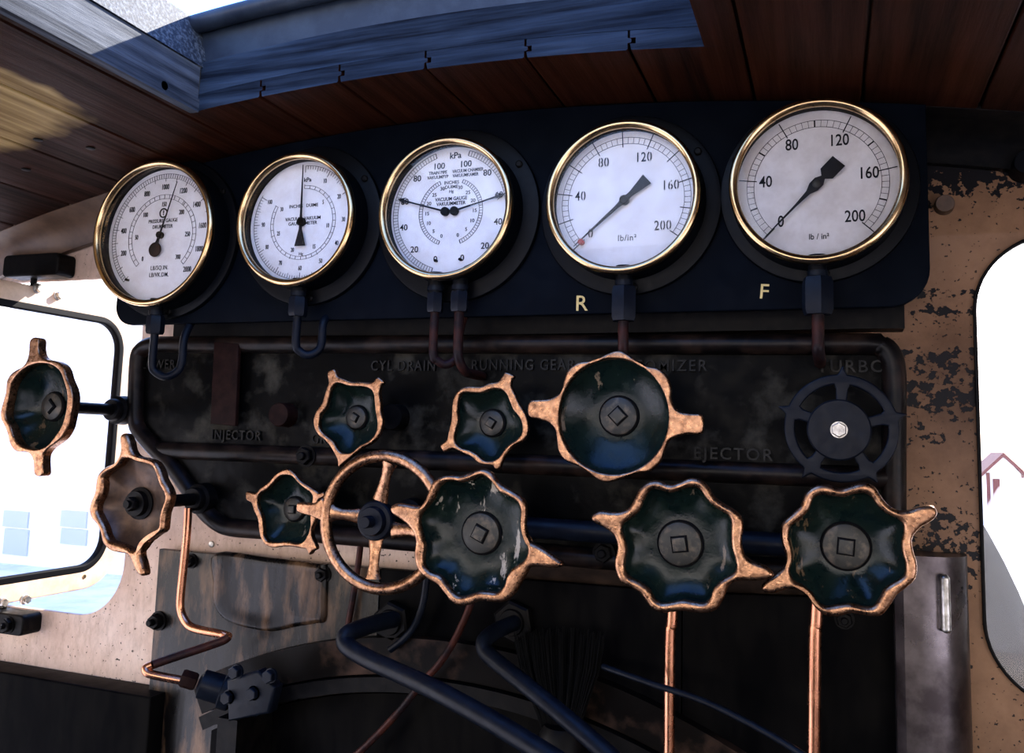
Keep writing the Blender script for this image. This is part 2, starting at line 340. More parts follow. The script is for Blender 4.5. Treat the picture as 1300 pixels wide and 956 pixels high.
link('left_jamb', jamb(HX0-.03, HX0+.0005, TH*.7, TH+.036), 'greywoodY', hf)
link('left_jamb_strip', jamb(HX0-.01, HX0+.003, -.002, TH*.7), 'greywoodY', hf)
link('right_jamb', jamb(HX1-.0005, HX1+.03, TH*.7, TH+.036), 'greywoodY', hf)
cm = MB()
cm.v = []; c1 = archbeam(HX0-.03, HX1+.02, HY1+.012, HY1+.018, TH+.046, TH+.105); cm.add(c1.v, c1.f)
c1 = archbeam(HX0-.03, HX1+.02, HY1+.002, HY1+.018, TH+.098, TH+.110); cm.add(c1.v, c1.f)
cm.tube([(x, HY1+.002, roofz(x)+TH+.098) for x in [HX0-.02+(HX1-HX0+.02)*i/20 for i in range(21)]], .012, 20)
link('steel_coaming', cm, 'coaming', hf)
zj = roofz(HX0)
sc = MB(); V = []
for y in (HY0, HY1+.014):
    for x, z in ((HX0+.003, .037), (HX0-.002, .052), (HX0-.016, .104), (HX0-.030, .108), (HX0-.030, .100), (HX0-.022, .096), (HX0-.010, .050), (HX0-.012, .037)): V.append((x, y, zj+TH+z))
sc.add(V, [(i, (i+1) % 8, 8+(i+1) % 8, 8+i) for i in range(8)] + [tuple(range(8)), tuple(range(15, 7, -1))])
link('side_coaming', sc, 'gritty', hf)
sl = atX(207, 109, HX0+.0005)
scr = MB().lathe((HX0, sl.y, sl.z), [(.0065,0),(.0065,.0022),(.0055,.003),(.0001,.003)], 24, (1,0,0)); link('slotted_screw', scr, 'greywoodY', hf)
for px, py in ((48,177),(115,188),(33,215)):    # screw heads in the roof boards (z = roof)
    d = ray(px, py); t = .5
    for _ in range(40):
        p = EYE+d*t*.001; t += (roofz(p.x)-p.z)*1000/max(d.z, 1)*.9
    if p.y < 1.0:
        o = link('board_screw', MB().lathe(p, [(.006,0),(.006,.001),(.005,.0015)], 20, (0,0,-1)), 'steel', None, loc=p)
        tag(o, {48: 'dark screw head in the second roof board from left, near the picture edge', 115: 'dark screw head in the left roof boards, nearest the hatch', 33: 'dark screw head in the lowest left roof board'}[px], 'screw', 'screws in the left roof boards')
# curved rim angle joining roof and front sheet
def archstrip(x0, x1, prof, n=30):
    mb = MB(); m = len(prof); V = []
    for i in range(n+1):
        x = x0+(x1-x0)*i/n
        for y, dz in prof: V.append((x, y, roofz(x)+dz))
    return mb.add(V, [(i*m+k, i*m+(k+1) % m, (i+1)*m+(k+1) % m, (i+1)*m+k) for i in range(n) for k in range(m)] + [tuple(range(m)), tuple(range((n+1)*m-1, n*m-1, -1))])
prof = [(1.0, .02), (1.0, -.001), (1.012, -.004), (1.03, -.010), (1.045, -.022), (1.052, -.038), (1.056, -.045), (1.066, -.045), (1.066, .02)]
struct('trim_2', archstrip(XL+.01, -1.0, prof), 'tanbeam', 'tan rounded rim strip under the roof above the left window', 'trim')
struct('trim_3', archstrip(.10, XR-.01, prof), 'steel', 'dark rounded rim strip under the roof at right', 'trim')  # same rim as at left, made dark as part of the painted shade
struct('trim_4', archstrip(-1.0, .10, [(1.012, .02), (1.012, -.03), (1.066, -.03), (1.066, .02)]), 'steel', 'dark rim strip under the roof behind the gauge board', 'trim')

# ------------------------------------------------------------------ gauge board
GB = .985
bl = (-.992, 1.755); br = (.098, 1.752)
gp = thing('gauge_board', 'long blue-black steel board under the roof carrying five dial gauges', 'board', (-.45, GB, 1.752))
pts = []
for cx, cz, a0 in ((-.992+.03, 1.752+.03, 180), (.098-.04, 1.752+.04, 270)):
    r = .03 if cx < 0 else .04
    for i in range(9):
        a = math.radians(a0+90*i/8); pts.append((cx+r*math.cos(a), cz+r*math.sin(a)))
for i in range(25):
    x = .098-(.098+.992)*i/24; pts.append((x, roofz(x)-.004))
link('board_plate', fill([pts], .010, .0016, MXZ(GB+.005), 2), 'panel', gp)
lt = MB(); p = at(738, 386, GB-.0006); text(lt, 'R', p.x, p.z, .0185, GB-.0006, .00012, .0003); o = link('painted_letter', lt, 'yellow', gp); o['label'] = 'hand-painted yellow letter R'
lt = MB(); p = at(970, 371, GB-.0006); text(lt, 'F', p.x, p.z, .0165, GB-.0006, .00012, .0003, rot=-.08); o = link('painted_letter', lt, 'yellow', gp); o['label'] = 'hand-painted yellow letter F'
link('gap_shade_bar', MB().box((at(236, 415, 1.06).x, 1.034, max(p.z for p in [at(600, 425, 1.035), at(1100, 423, 1.035), at(230, 426, 1.035)])-.006), (at(1146, 400, 1.06).x, YS-.0005, 1.80)), 'steel', gp)  # black bar added to stand for the shade between board and cover
for i, (x, z) in enumerate(((-.9, 1.8), (.06, 1.80))):
    link('mounting_spacer', MB().lathe((x, GB+.0102, z), [(.012, 0), (.012, YS-GB-.0105)], 24), 'steel', gp)

# ------------------------------------------------------------------ gauges
GY = .94; DY = .9625
def pol(c, r, a): return Vector((c.x+r*math.cos(math.radians(a)), 0, c.z+r*math.sin(math.radians(a))))
def bar(mb, p, q, w, Y, t=.0003):
    d = Vector((q.x-p.x, 0, q.z-p.z)); L = d.length; d /= L; nn = Vector((-d.z, 0, d.x))*w/2
    a = Vector((p.x, 0, p.z)); b = Vector((q.x, 0, q.z)); V = []
    for y in (Y-t, Y):
        for s in (a-nn, b-nn, b+nn, a+nn): V.append((s.x, y, s.z))
    mb.add(V, [(0,1,2,3),(7,6,5,4),(0,4,5,1),(1,5,6,2),(2,6,7,3),(3,7,4,0)])
def arc(mb, c, r, a0, a1, w, Y, n=90):
    V = []
    for i in range(n+1):
        a = a0+(a1-a0)*i/n
        for rr in (r-w/2, r+w/2):
            q = pol(c, rr, a); V += [(q.x, Y-.0003, q.z), (q.x, Y, q.z)]
    mb.add(V, [(4*i+a, 4*i+b, 4*i+4+b, 4*i+4+a) for i in range(n) for a, b in ((0,1),(1,3),(3,2),(2,0))])
def gauge(cx, cy, R, label, dialm, draw, cases_r=1.18, pipes=1):
    c = at(cx, cy, GY)
    g = thing('dial_gauge', label, 'gauge', (c.x, GB, c.z), 'pressure and vacuum gauges on the board')
    # flange on board, case drum
    link('flange', MB().lathe((c.x, GB-.0078, c.z), [(R*cases_r-.006, 0), (R*cases_r-.001, .001), (R*cases_r, .0025), (R*cases_r, .0075)], 96), 'case', g)
    for a in (35, 155, 275):
        q = pol(c, R*cases_r-.009, a); link('flange_screw', MB().lathe((q.x, GB-.0078, q.z), [(.0045, 0), (.0045, -.002), (.003, -.0032), (.0001, -.0034)], 18), 'steel', g)
    cs = MB().lathe((c.x, 0, c.z), [(R*.93, DY+.002), (R*.93, GY+.006), (R*.965, GY+.004), (R*.985, GY+.012), (R*.985, GB-.02), (R*1.0, GB-.0085), (R*.9, GB-.0082), (R*.3, GB-.0082), (.0001, GB-.0082)], 96)
    # drum is hollow in front: open it
    me = MB(); n = 96; prof = [(R*.925, DY+.004), (R*.925, GY+.007), (R*.955, GY+.003), (R*.985, GY+.008), (R*.985, GB-.022), (R*1.01, GB-.0085), (R*.5, GB-.0085), (R*.5, DY+.004)]
    V = []
    for r, y in prof:
        for k in range(n):
            a = 2*math.pi*k/n; V.append((c.x+r*math.cos(a), y, c.z+r*math.sin(a)))
    P = len(prof); me.add(V, [(i*n+k, i*n+(k+1) % n, ((i+1) % P)*n+(k+1) % n, ((i+1) % P)*n+k) for i in range(P) for k in range(n)])
    link('case', me, 'case', g, 50)
    link('bezel', MB().ring((c.x, GY+.004, c.z), R-.0045, .0047, sy=1.25), 'brass', g)
    link('glass', MB().lathe((c.x, GY+.0065, c.z), [(R*.93, 0), (R*.93, .0012)], 72), 'glass', g)
    link('dial_face', MB().lathe((c.x, DY, c.z), [(R*.925, 0), (R*.925, .0015)], 96), dialm, g)
    mk = MB(); ex = draw(c, mk, g)
    link('dial_markings', mk, 'ink', g, 30)
    offs = (0,) if pipes == 1 else (-.0165, .0165)
    for dx in offs:
        x = c.x+dx; z0 = c.z-R*.985; st = MB().lathe((x, GB-.022, z0+.012), [(.0095, 0), (.0095, .026)], 24, (0,0,-1))
        link('connector_stem', st, 'case', g)
    return c
def lab(mk, c, s, r, a, h, Y=DY-.0006, **k): q = pol(c, r, a); text(mk, s, q.x, q.z, h, Y, ext=.0002, **k)
def at_rel(c, off, s, p, Y=DY): q = at(off[0]+p[0]/s, off[1]+p[1]/s, Y); return q
Yk = DY-.0004
def pointer(g, name, c, outline, Y, mat='ink', thick=.0012, cen=None):
    return link(name, fill([outline], thick, .0003, MXZ(Y), 1), mat, g)
def poly_pointer(c, a, L, tail, w0, w1, tailw0, tailw1):
    d = Vector((math.cos(math.radians(a)), math.sin(math.radians(a)))); n = Vector((-d.y, d.x)); o = Vector((c.x, c.z))
    P = [(L, w0/2), (.012, w1/2), (0, w1*.8), (-.010, tailw0/2), (-tail, tailw1/2), (-tail, -tailw1/2), (-.010, -tailw0/2), (0, -w1*.8), (.012, -w1/2), (L, -w0/2)]
    return [tuple(o+d*x+n*y) for x, y in P]

def d1(c, mk, g):
    A0, A1 = 226, -46; R = .105
    arc(mk, c, .0905, A0, A1, .0005, Yk); arc(mk, c, .0840, A0, A1, .0004, Yk)
    for i in range(101):
        a = A0+(A1-A0)*i/100; L = .0795 if i % 5 == 0 else .0845
        bar(mk, pol(c, L, a), pol(c, .0905, a), .0007 if i % 5 == 0 else .00055, Yk)
    for i in range(1, 11): lab(mk, c, str(i*200), .071, A0+(A1-A0)*i/10, .0078, cond=.62, bold=.0001)
    arc(mk, c, .0600, A0, A1, .0005, Yk); arc(mk, c, .0540, A0, A1, .0005, Yk)
    for i in range(31): a = A0+(A1-A0)*i/30; bar(mk, pol(c, .0540, a), pol(c, .060, a), .0006, Yk)
    for i in range(7): lab(mk, c, str(i*50), .0455, A0+(A1-A0)*i/6, .0068, cond=.62, bold=.0001)
    q = Vector((c.x, 0, c.z)); arc(mk, Vector((c.x, 0, c.z+.033)), .0062, 20, 340, .0022, Yk, 40); text(mk, '!', c.x, c.z+.033, .007, Yk, .0003, .0002)
    text(mk, 'PRESSURE  GAUGE', c.x, c.z+.0215, .0052, Yk, .00008, .0002, .85); text(mk, 'DRUKMETER', c.x, c.z+.013, .0052, Yk, .00008, .0002, .85)
    text(mk, 'LB/SQ.IN.', c.x, c.z-.047, .0062, Yk, .00003, .0002, .78, spacing=1.12); text(mk, 'LB/VK.DM.', c.x, c.z-.057, .0062, Yk, .00003, .0002, .78, spacing=1.12)
    a = A0+(A1-A0)*1130/2000
    pointer(g, 'pointer', c, poly_pointer(c, a, .080, .022, .0006, .0022, .005, .010), DY-.005)
    q = pol(c, .022, a+180)
    link('pointer_hub', MB().lathe((c.x, DY-.0075, c.z), [(.0045, 0), (.005, .0012), (.005, .006)], 24), 'steel', g)
    o = link('counterweight', MB().lathe((q.x, DY-.0058, q.z), [(.010, 0), (.0105, .0006), (.0105, .0018)], 32), 'dullcopper', g)
    q = pol(c, .083, 229); link('stop_pin', MB().lathe((q.x, DY-.006, q.z), [(.0018, 0), (.0018, .006)], 12), 'steel', g)
    bar(mk, pol(c, .060, 51), pol(c, .054, 51), .0010, Yk)
def d2(c, mk, g):
    arc(mk, c, .0775, 90, -212, .0005, Yk)
    for i in range(101):
        a = 90-3.0*i; L = .0685 if i % 10 == 0 else (.0705 if i % 5 == 0 else .0725); bar(mk, pol(c, L, a), pol(c, .0775, a), .0007 if i % 10 == 0 else .0005, Yk)
    for i in range(1, 11): lab(mk, c, str(i*10), .0625, 90-30*i, .0062, cond=.6, bold=.00005)
    arc(mk, c, .0505, 90, -210, .00045, Yk); arc(mk, c, .0462, 90, -210, .00045, Yk)
    for i in range(31): a = 90-10*i; bar(mk, pol(c, .0462, a), pol(c, .0505 if i % 5 else .052, a), .0005, Yk)
    for i in range(1, 7): lab(mk, c, str(i*5), .0395, 90-50*i, .0058, cond=.6, bold=.00005)
    text(mk, 'kPa', c.x+.004, c.z+.058, .0058, Yk, .0001, .0002)
    text(mk, 'INCHES   DUIME', c.x, c.z+.0225, .0046, Yk, .00003, .0002, .95)
    text(mk, 'VACUUM  VAKUUM', c.x, c.z+.005, .0046, Yk, .00005, .0002, .95); text(mk, 'GAUGE   METER', c.x, c.z-.0015, .0046, Yk, .00005, .0002, .95)
    text(mk, 'Hg', c.x, c.z-.043, .004, Yk, 0, .0002)
    pointer(g, 'pointer', c, poly_pointer(c, 91, .078, .033, .0008, .003, .0045, .0165), DY-.005)
    link('pointer_hub', MB().lathe((c.x, DY-.0075, c.z), [(.0045, 0), (.006, .0015), (.006, .006)], 24), 'steel', g)
def d3(c, mk, g):
    for s in (1, -1):
        f = lambda a: a if s < 0 else 180-a
        A = [f(253), f(107)]
        arc(mk, c, .0800, A[0], A[1], .0005, Yk); arc(mk, c, .0735, A[0], A[1], .0005, Yk)
        for i in range(51): a = A[0]+(A[1]-A[0])*i/50; bar(mk, pol(c, .0735, a), pol(c, .0800, a), .0010 if i in (0, 50) else .0005, Yk)
        for i in range(6):
            a = A[0]+(A[1]-A[0])*i/5; lab(mk, c, str(i*20), .0665 if 0 < i < 5 else .0625, a, .0078, bold=.0001)
        B = [f(250), f(112)]
        arc(mk, c, .0435, B[0], B[1], .0005, Yk); arc(mk, c, .0388, B[0], B[1], .0005, Yk)
        for i in range(31): a = B[0]+(B[1]-B[0])*i/30; bar(mk, pol(c, .0388, a), pol(c, .0435, a), .0009 if i in (0, 30) else .0005, Yk)
        for i in range(7): a = B[0]+(B[1]-B[0])*i/6; lab(mk, c, str(i*5), .0325, a, .0046, bold=.00003)
    X, Z = c.x, c.z
    text(mk, 'kPa', X+.004, Z+.072, .0080, Yk, .00015, .0002)
    text(mk, 'TRAIN PIPE', X-.0195, Z+.0515, .0042, Yk, .00005, .0002, .85); text(mk, 'VAKUUMPYP', X-.0195, Z+.0458, .0042, Yk, .00005, .0002, .85)
    text(mk, 'VACUUM CHAMBER', X+.0215, Z+.0515, .0042, Yk, .00005, .0002, .78); text(mk, 'VAKUUMKAMER', X+.0185, Z+.0458, .0042, Yk, .00005, .0002, .8)
    text(mk, 'INCHES', X, Z+.0375, .0042, Yk, .00005, .0002); text(mk, 'DUIME', X, Z+.0318, .0042, Yk, .00005, .0002); text(mk, 'Hg', X, Z+.0262, .0038, Yk, .00005, .0002)
    text(mk, 'VACUUM GAUGE', X, Z+.0165, .0046, Yk, .00007, .0002, .85); text(mk, 'VAKUUMMETER', X, Z+.0105, .0046, Yk, .00007, .0002, .85)
    for dx, a in ((-.0063, 163), (.0063, 14)):
        q = Vector((X+dx, 0, Z)); d = Vector((math.cos(math.radians(a)), math.sin(math.radians(a)))); n = Vector((-d.y, d.x)); o = Vector((q.x, q.z))
        P = [(.070, 0), (.058, .0045), (.0615, .0012), (.04, .0009), (.005, .0012), (0, .002), (0, -.002), (.005, -.0012), (.04, -.0009), (.0615, -.0012), (.058, -.0045)]
        pointer(g, 'pointer', c, [tuple(o+d*u+n*w) for u, w in P], DY-.004)
        link('pointer_hub', MB().lathe((q.x, DY-.006, q.z), [(.0045, 0), (.0056, .001), (.0056, .005)], 28), 'steel', g)
        r = pol(c, .064, 255 if dx < 0 else -75); link('stop_pin', MB().lathe((r.x, DY-.005, r.z), [(.0018, 0), (.0018, .005)], 12), 'steel', g)
def lbdial(c, mk, g, A0, A1, ro, ri, stencil, num, rn, major_out, major_in, alt):
    arc(mk, c, ro, A0, A1, .0005, Yk); arc(mk, c, ri, A0, A1, .0005, Yk)
    for i in range(51):
        a = A0+(A1-A0)*i/50; bar(mk, pol(c, ri, a), pol(c, ro, a), .00045, Yk)
        if i % 10 == 0 or (i % 5 == 0 and not alt): bar(mk, pol(c, major_in, a), pol(c, major_out, a), .0011, Yk)
        elif i % 5 == 0: bar(mk, pol(c, ri-.0002, a), pol(c, ro+.0002, a), .0016, Yk)
    for i in range(6):
        a = A0+(A1-A0)*i/5
        lab(mk, c, str(i*40), rn, a, num, cond=.78, bold=.00022 if alt else .0001, spacing=1.1 if not alt else 1.0)
def d4(c, mk, g):
    lbdial(c, mk, g, 222, -36, .0760, .0685, True, .0112, .0545, .0840, .0645, False)
    text(mk, 'lb/in²', c.x+.003, c.z-.044, .0072, Yk, 0, .0002, .95, spacing=1.1)
    # stencil bridges across the numerals
    for i in range(6):
        q = pol(c, .0545, 222-258*i/5); s = str(i*40); wd = .0072
        for k, ch in enumerate(s):
            if ch in '086': x = q.x+(k-(len(s)-1)/2)*wd; link('stencil_bridge', MB().box((x-.0005, DY-.0011, q.z-.0062), (x+.0005, DY-.0007, q.z+.0062)), 'dial', g)
    pointer(g, 'pointer', c, poly_pointer(c, 221, .079, .035, .0008, .0045, .006, .0145), DY-.005)
    link('pointer_hub', MB().lathe((c.x, DY-.0085, c.z), [(.0042, 0), (.0055, .0015), (.0055, .007)], 28), 'steel', g)
    q = pol(c, .069, 222.5); o = link('stop_pin', MB().lathe((q.x, DY-.0075, q.z), [(.0022, 0), (.0035, .001), (.0035, .007)], 16), 'red', g); o['label'] = 'red stop pin'
def d5(c, mk, g):
    lbdial(c, mk, g, 226, -44, .0725, .0650, False, .0125, .0530, .0815, .0625, True)
    text(mk, 'lb / in²', c.x+.002, c.z-.0565, .0062, Yk, .0001, .0002, .9)
    a = 226; d = Vector((math.cos(math.radians(a)), math.sin(math.radians(a)))); n = Vector((-d.y, d.x)); o = Vector((c.x, c.z))
    P = [(.080, .0004), (.030, .0013), (.012, .0026), (.004, .006), (-.004, .006), (-.010, .0025), (-.015, .0085), (-.033, .0085), (-.033, -.0085), (-.015, -.0085), (-.010, -.0025), (-.004, -.006), (.004, -.006), (.012, -.0026), (.030, -.0013), (.080, -.0004)]
    pointer(g, 'pointer', c, [tuple(o+d*x+n*y) for x, y in P], DY-.005)
    link('pointer_hub', MB().lathe((c.x, DY-.0085, c.z), [(.0025, 0), (.0040, .001), (.0040, .007)], 28), 'hub', g)
c1 = gauge(191, 294.5, .105, 'largest gauge at far left, pressure dial marked to 2000 with brass bezel', 'dial', d1, 1.12)
c2 = gauge(372, 277, .09, 'vacuum gauge with one needle pointing straight up, second from left', 'dial', d2, 1.22)
c3 = gauge(562.5, 263, .09, 'kPa vacuum gauge in the middle with two needles spread sideways', 'dial', d3, 1.24, 2)
c4 = gauge(788, 248.5, .09, 'lb/in² gauge above the painted letter R, with red stop pin', 'dial', d4, 1.2)
c5 = gauge(1036, 227.7, .09, 'lb/in² gauge above the painted letter F, greyer dial, far right', 'dial5', d5, 1.15)

# pipes below the gauges
def gpipe(x, zt, path, nutpx, label, mat='navy', r=.0055, nh=.026, nr=.0125, lower=None):
    g = thing('gauge_pipe', label, 'pipe', (x, GB-.022, zt), 'pipes under the gauges')
    y = GB-.022
    nt = MB().hexn((x, y, zt), nr, nh, (0,0,-1), rot=.3); nt.lathe((x, y, zt+.001), [(.0105, 0), (.0105, -.006)], 20, (0,0,-1)); link('union_nut', nt, 'navy', g)
    link('tube', MB().tube(path, r, 14), mat, g, 60)
    return g
def upath(c, R, dx, x1, zb, nh, yb=1.02, w=.03, dirx=1):
    x = c.x+dx; zt = c.z-R*.985-.012; y = GB-.022
    P = [(x, y, zt-nh+.002), (x, y, zb+w*.5), (x+.004*dirx, y+.003, zb+w*.18), (x+w*.5*dirx, y+.008, zb), (x+w*.86*dirx, y+.014, zb+w*.2), (x+w*dirx, y+.017, zb+w*.6), (x+w*dirx, y+.019, zb+w*1.6), (x+w*dirx, GB+.014, 1.765), (x+w*dirx, GB+.014, 1.79)]
    return x, zt, catmull(P, 6, False)
def zat(px, py): return at(px, py, GB-.022).z
x, zt, P = upath(c1, .105, 0, 0, zat(213, 478), .024, w=.036); gpipe(x, zt, P, None, 'black looped pipe under the far left gauge')
x, zt, P = upath(c2, .09, 0, 0, zat(395, 450), .026, w=.028); gpipe(x, zt, P, None, 'black looped pipe under the single needle vacuum gauge')
x, zt, P = upath(c3, .09, -.0165, 0, zat(560, 462), .024, w=.026); gpipe(x, zt, P, None, 'left of two dark pipes under the two-needle gauge', nr=.0105, mat='dullcopper')
x, zt, P = upath(c3, .09, .0165, 0, zat(588, 466), .024, w=-.0001, dirx=1)
P = catmull([(x, GB-.022, zt-.02), (x, GB-.022, zat(588, 440)), (x+.001, GB-.018, zat(588, 458)), (x+.004, GB-.006, zat(588, 470)), (x+.006, GB+.012, zat(588, 472)), (x+.006, GB+.045, zat(588, 472))], 6, False)
gpipe(x, zt, P, None, 'right of two dark pipes under the two-needle gauge, ending in a red-brown tube', nr=.0115, mat='dullcopper', r=.006)
y = GB-.022; x = c4.x; zt = c4.z-.09*.985-.012
P = catmull([(x, y, zt-.03), (x, y, zat(797, 432)), (x, y+.008, zat(797, 452)), (x+.003, y+.036, zat(797, 468)), (x+.006, 1.033, zat(797, 474))], 6, False); gpipe(x, zt, P, None, 'pipe with tall hex nut under the gauge beside letter R', nh=.04, nr=.0155, mat='dullcopper', r=.006)
x = c5.x; zt = c5.z-.09*.985-.012
P = catmull([(x, y, zt-.03), (x, y, zat(1042, 430)), (x, y+.002, zat(1042, 445)), (x+.001, y+.02, zat(1042, 453)), (x+.001, 1.03, zat(1042, 453))], 6, False); gpipe(x, zt, P, None, 'pipe with tall hex nut and red-stained end under the far right gauge', nh=.04, nr=.0165, mat='dullcopper', r=.0065)

# ------------------------------------------------------------------ cast valve manifold cover
MY = 1.035
mo_px = [(168.5,455),(166,500),(166,536),(171,552),(181,565),(196,582),(214,600),(233,626),(252,653),(262,664),(275,674),(292,681),(331,684.5),(400,689),(500,698),(600,707),(700,717),(850,730),(1000,737),(1110,741),(1140,735),(1150,715),(1151,660),(1151,600),(1151,540),(1151,480),(1148,455),(1138,436),(1122,426),(1100,423),(900,424),(600,425),(300,427),(210,427),(190,429),(176,438)]
mo = [at(a, b, MY) for a, b in mo_px]
mc = thing('manifold_cover', 'large grimy cast iron cover behind the handwheels with raised valve names', 'cover', (-.45, YS, 1.45))
link('cover_plate', fill([[(p.x, p.z) for p in mo]], YS-MY-.001, .006, MXZ((YS+MY)/2), 4), 'cast', mc)
inn = []
cxm = sum(p.x for p in mo)/len(mo); 
def inset(P, d):
    n = len(P); out = []
    for i in range(n):
        a, b, c = P[i-1], P[i], P[(i+1) % n]; t = Vector((c.x-a.x, 0, c.z-a.z)).normalized(); out.append(Vector((b.x+t.z*d*s_, 0, b.z-t.x*d*s_)))
    return out
area = sum(mo[i-1].x*mo[i].z-mo[i].x*mo[i-1].z for i in range(len(mo))); s_ = -1 if area > 0 else 1
ri = inset(mo, .0125)
ridge = MB(); P = catmull([Vector((p.x, MY-.001, p.z)) for p in ri], 4); n = len(P); m = 12; V = []
for i in range(n):
    t = (P[(i+1) % n]-P[i-1]).normalized(); u = Vector((t.z, 0, -t.x)); 
    for k in range(m): a = 2*math.pi*k/m; V.append(P[i]+u*math.cos(a)*.0125+Vector((0,1,0))*math.sin(a)*.014)
ridge.add(V, [(i*m+k, i*m+(k+1) % m, ((i+1) % n)*m+(k+1) % m, ((i+1) % n)*m+k) for i in range(n) for k in range(m)])
link('border_ridge', ridge, 'ridge', mc, 60)
zr = at(300, 575, MY).z
hr = MB().tube([at(203, 575, MY)+Vector((0,0,zr-at(203,575,MY).z)), Vector((.06, MY, zr))], .0125, 16); link('dividing_ridge', hr, 'ridge', mc, 60)
for s, px, py, h, k in (('BLOWER', 198, 463, .0135, .85), ('INJECTOR', 300, 553, .0135, .85), ('CYL DRAIN', 512, 465, .0135, .85), ('RUNNING GEAR', 663, 464, .0135, .85), ('ATOMIZER', 843, 465, .0135, .95), ('TURBO', 1080, 466, .0135, 1.0), ('EJECTOR', 930, 577, .0135, 1.0), ('GRATE', 419, 558, .0135, .85)):
    yy = MY-.001 if s not in ('EJECTOR',) else MY-.0125
    p = at(px, py, yy); tm = MB(); text(tm, s, p.x, p.z, h, yy-.0003, .0002, .0016, k, spacing=1.2); o = link('raised_lettering', tm, 'letter', mc, 30)
def fix(name, px, py, r, kind, label, Y=MY, cat='bolt', group=None, mat='steel', h=.012, rot=.2, off=0):
    p = at(px, py, Y); mb = MB()
    if kind == 'hex': mb.lathe((p.x, Y+off, p.z), [(r*1.25, 0), (r*1.25, -h*.2)], 28, (0,1,0)); mb.hexn((p.x, Y+off, p.z), r, h, (0,-1,0), rot); mb.lathe((p.x, Y-h+off, p.z), [(r*.45, 0), (r*.45, -h*.5), (r*.35, -h*.6)], 20, (0,1,0))
    elif kind == 'plug': mb.lathe((p.x, Y+off, p.z), [(r*1.05, 0), (r, -h*.15), (r, -h*.9), (r*.93, -h), (.0001, -h)], 48, (0,1,0))
    o = link(name, mb, mat, None, loc=(p.x, Y, p.z)); tag(o, label, cat, group); return o
fix('round_plug', 365, 527, .0165, 'plug', 'round dark plug on the cast cover between INJECTOR lettering and small wheel', cat='plug', mat='strap', h=.022)
fix('hex_bolt', 389, 579, .012, 'hex', 'dark hex bolt on the dividing ridge left of the upper small wheel', Y=MY-.012, h=.010)
fix('hex_bolt', 767, 702, .011, 'hex', 'dark hex bolt low on the cover between the two big lower wheels', Y=MY-.011, h=.010)
fix('round_plug', 505, 530, .017, 'plug', 'round dark plug right of the upper left small wheel', cat='plug', mat='steel', h=.02)
st = fill([[tuple(at(*p, MY-.01).xz) for p in ((270,538),(302,541),(306,437),(275,434))]], .008, .0015, MXZ(MY-.012), 2)
o = link('strap', st, 'strap', None, loc=at(288, 541, MY-.012)); tag(o, 'red-brown flat strap hanging on the cast cover above the INJECTOR lettering', 'strap')

# ------------------------------------------------------------------ handwheels
def loop(off, s, pts, Y, k=4):
    return [(q.x, q.z) for q in catmull([at(off[0]+a/s, off[1]+b/s, Y) for a, b in pts], k)]
def resample(L, c, n=96):
    # sample loop radius by angle about c
    out = []; m = len(L)
    for i in range(n):
        a = 2*math.pi*i/n; d = (math.cos(a), math.sin(a)); best = 0
        for j in range(m):
            x1, y1 = L[j][0]-c[0], L[j][1]-c[1]; x2, y2 = L[(j+1) % m][0]-c[0], L[(j+1) % m][1]-c[1]
            den = d[0]*(y2-y1)-d[1]*(x2-x1)
            if abs(den) < 1e-12: continue
            t = (x1*(y2-y1)-y1*(x2-x1))/den; u = (x1*d[1]-y1*d[0])/den
            if t > 0 and -1e-6 <= u <= 1+1e-6: best = max(best, t)
        out.append(best)
    return out
def bowl(inner, c, Y, depth, rh, prof, n=120, over=.002):
    R = resample(inner, c, n); R = [r+over for r in R]
    for _ in range(1): R = [(R[i-1]+2*R[i]+R[(i+1) % n])/4 for i in range(n)]
    mb = MB(); V = []; rows = [(s, d, 0) for s, d in prof] + [(s, d, .003) for s, d in reversed(prof)]
    for s, d, e in rows:
        for i in range(n):
            a = 2*math.pi*i/n; bl_ = max(0, min(1, s)); w = bl_**1.2
            rr = rh+(R[i]-rh)*s; 
            V.append((c[0]+rr*math.cos(a), Y+depth*d+e, c[1]+rr*math.sin(a)))
    P = len(rows)
    mb.add(V, [(j*n+i, j*n+(i+1) % n, ((j+1) % P)*n+(i+1) % n, ((j+1) % P)*n+i) for j in range(P) for i in range(n)])
    return mb
PROF = [(1.0, .0), (.985, .12), (.95, .32), (.90, .50), (.82, .68), (.70, .83), (.55, .93), (.35, 1.0), (.15, 1.0), (-.1, .98)]
PROF2 = [(1.0, .0), (.985, .10), (.94, .25), (.86, .42), (.74, .58), (.60, .72), (.45, .84), (.30, .93), (.15, .98), (-.1, 1.0)]
def shaft(g, c, y0, y1=MY, r=.0085, boss=.021, hexb=True):
    link('spindle', MB().lathe((c[0], 0, c[1]), [(r, y0), (r, y1-.012)], 32), 'steel', g)
    b = MB().lathe((c[0], 0, c[1]), [(boss*.72, y1-.028), (boss*.78, y1-.026), (boss*.78, y1-.018), (boss, y1-.016), (boss*1.05, y1-.002), (boss*1.05, y1)], 40)
    link('gland', b, 'steel', g)
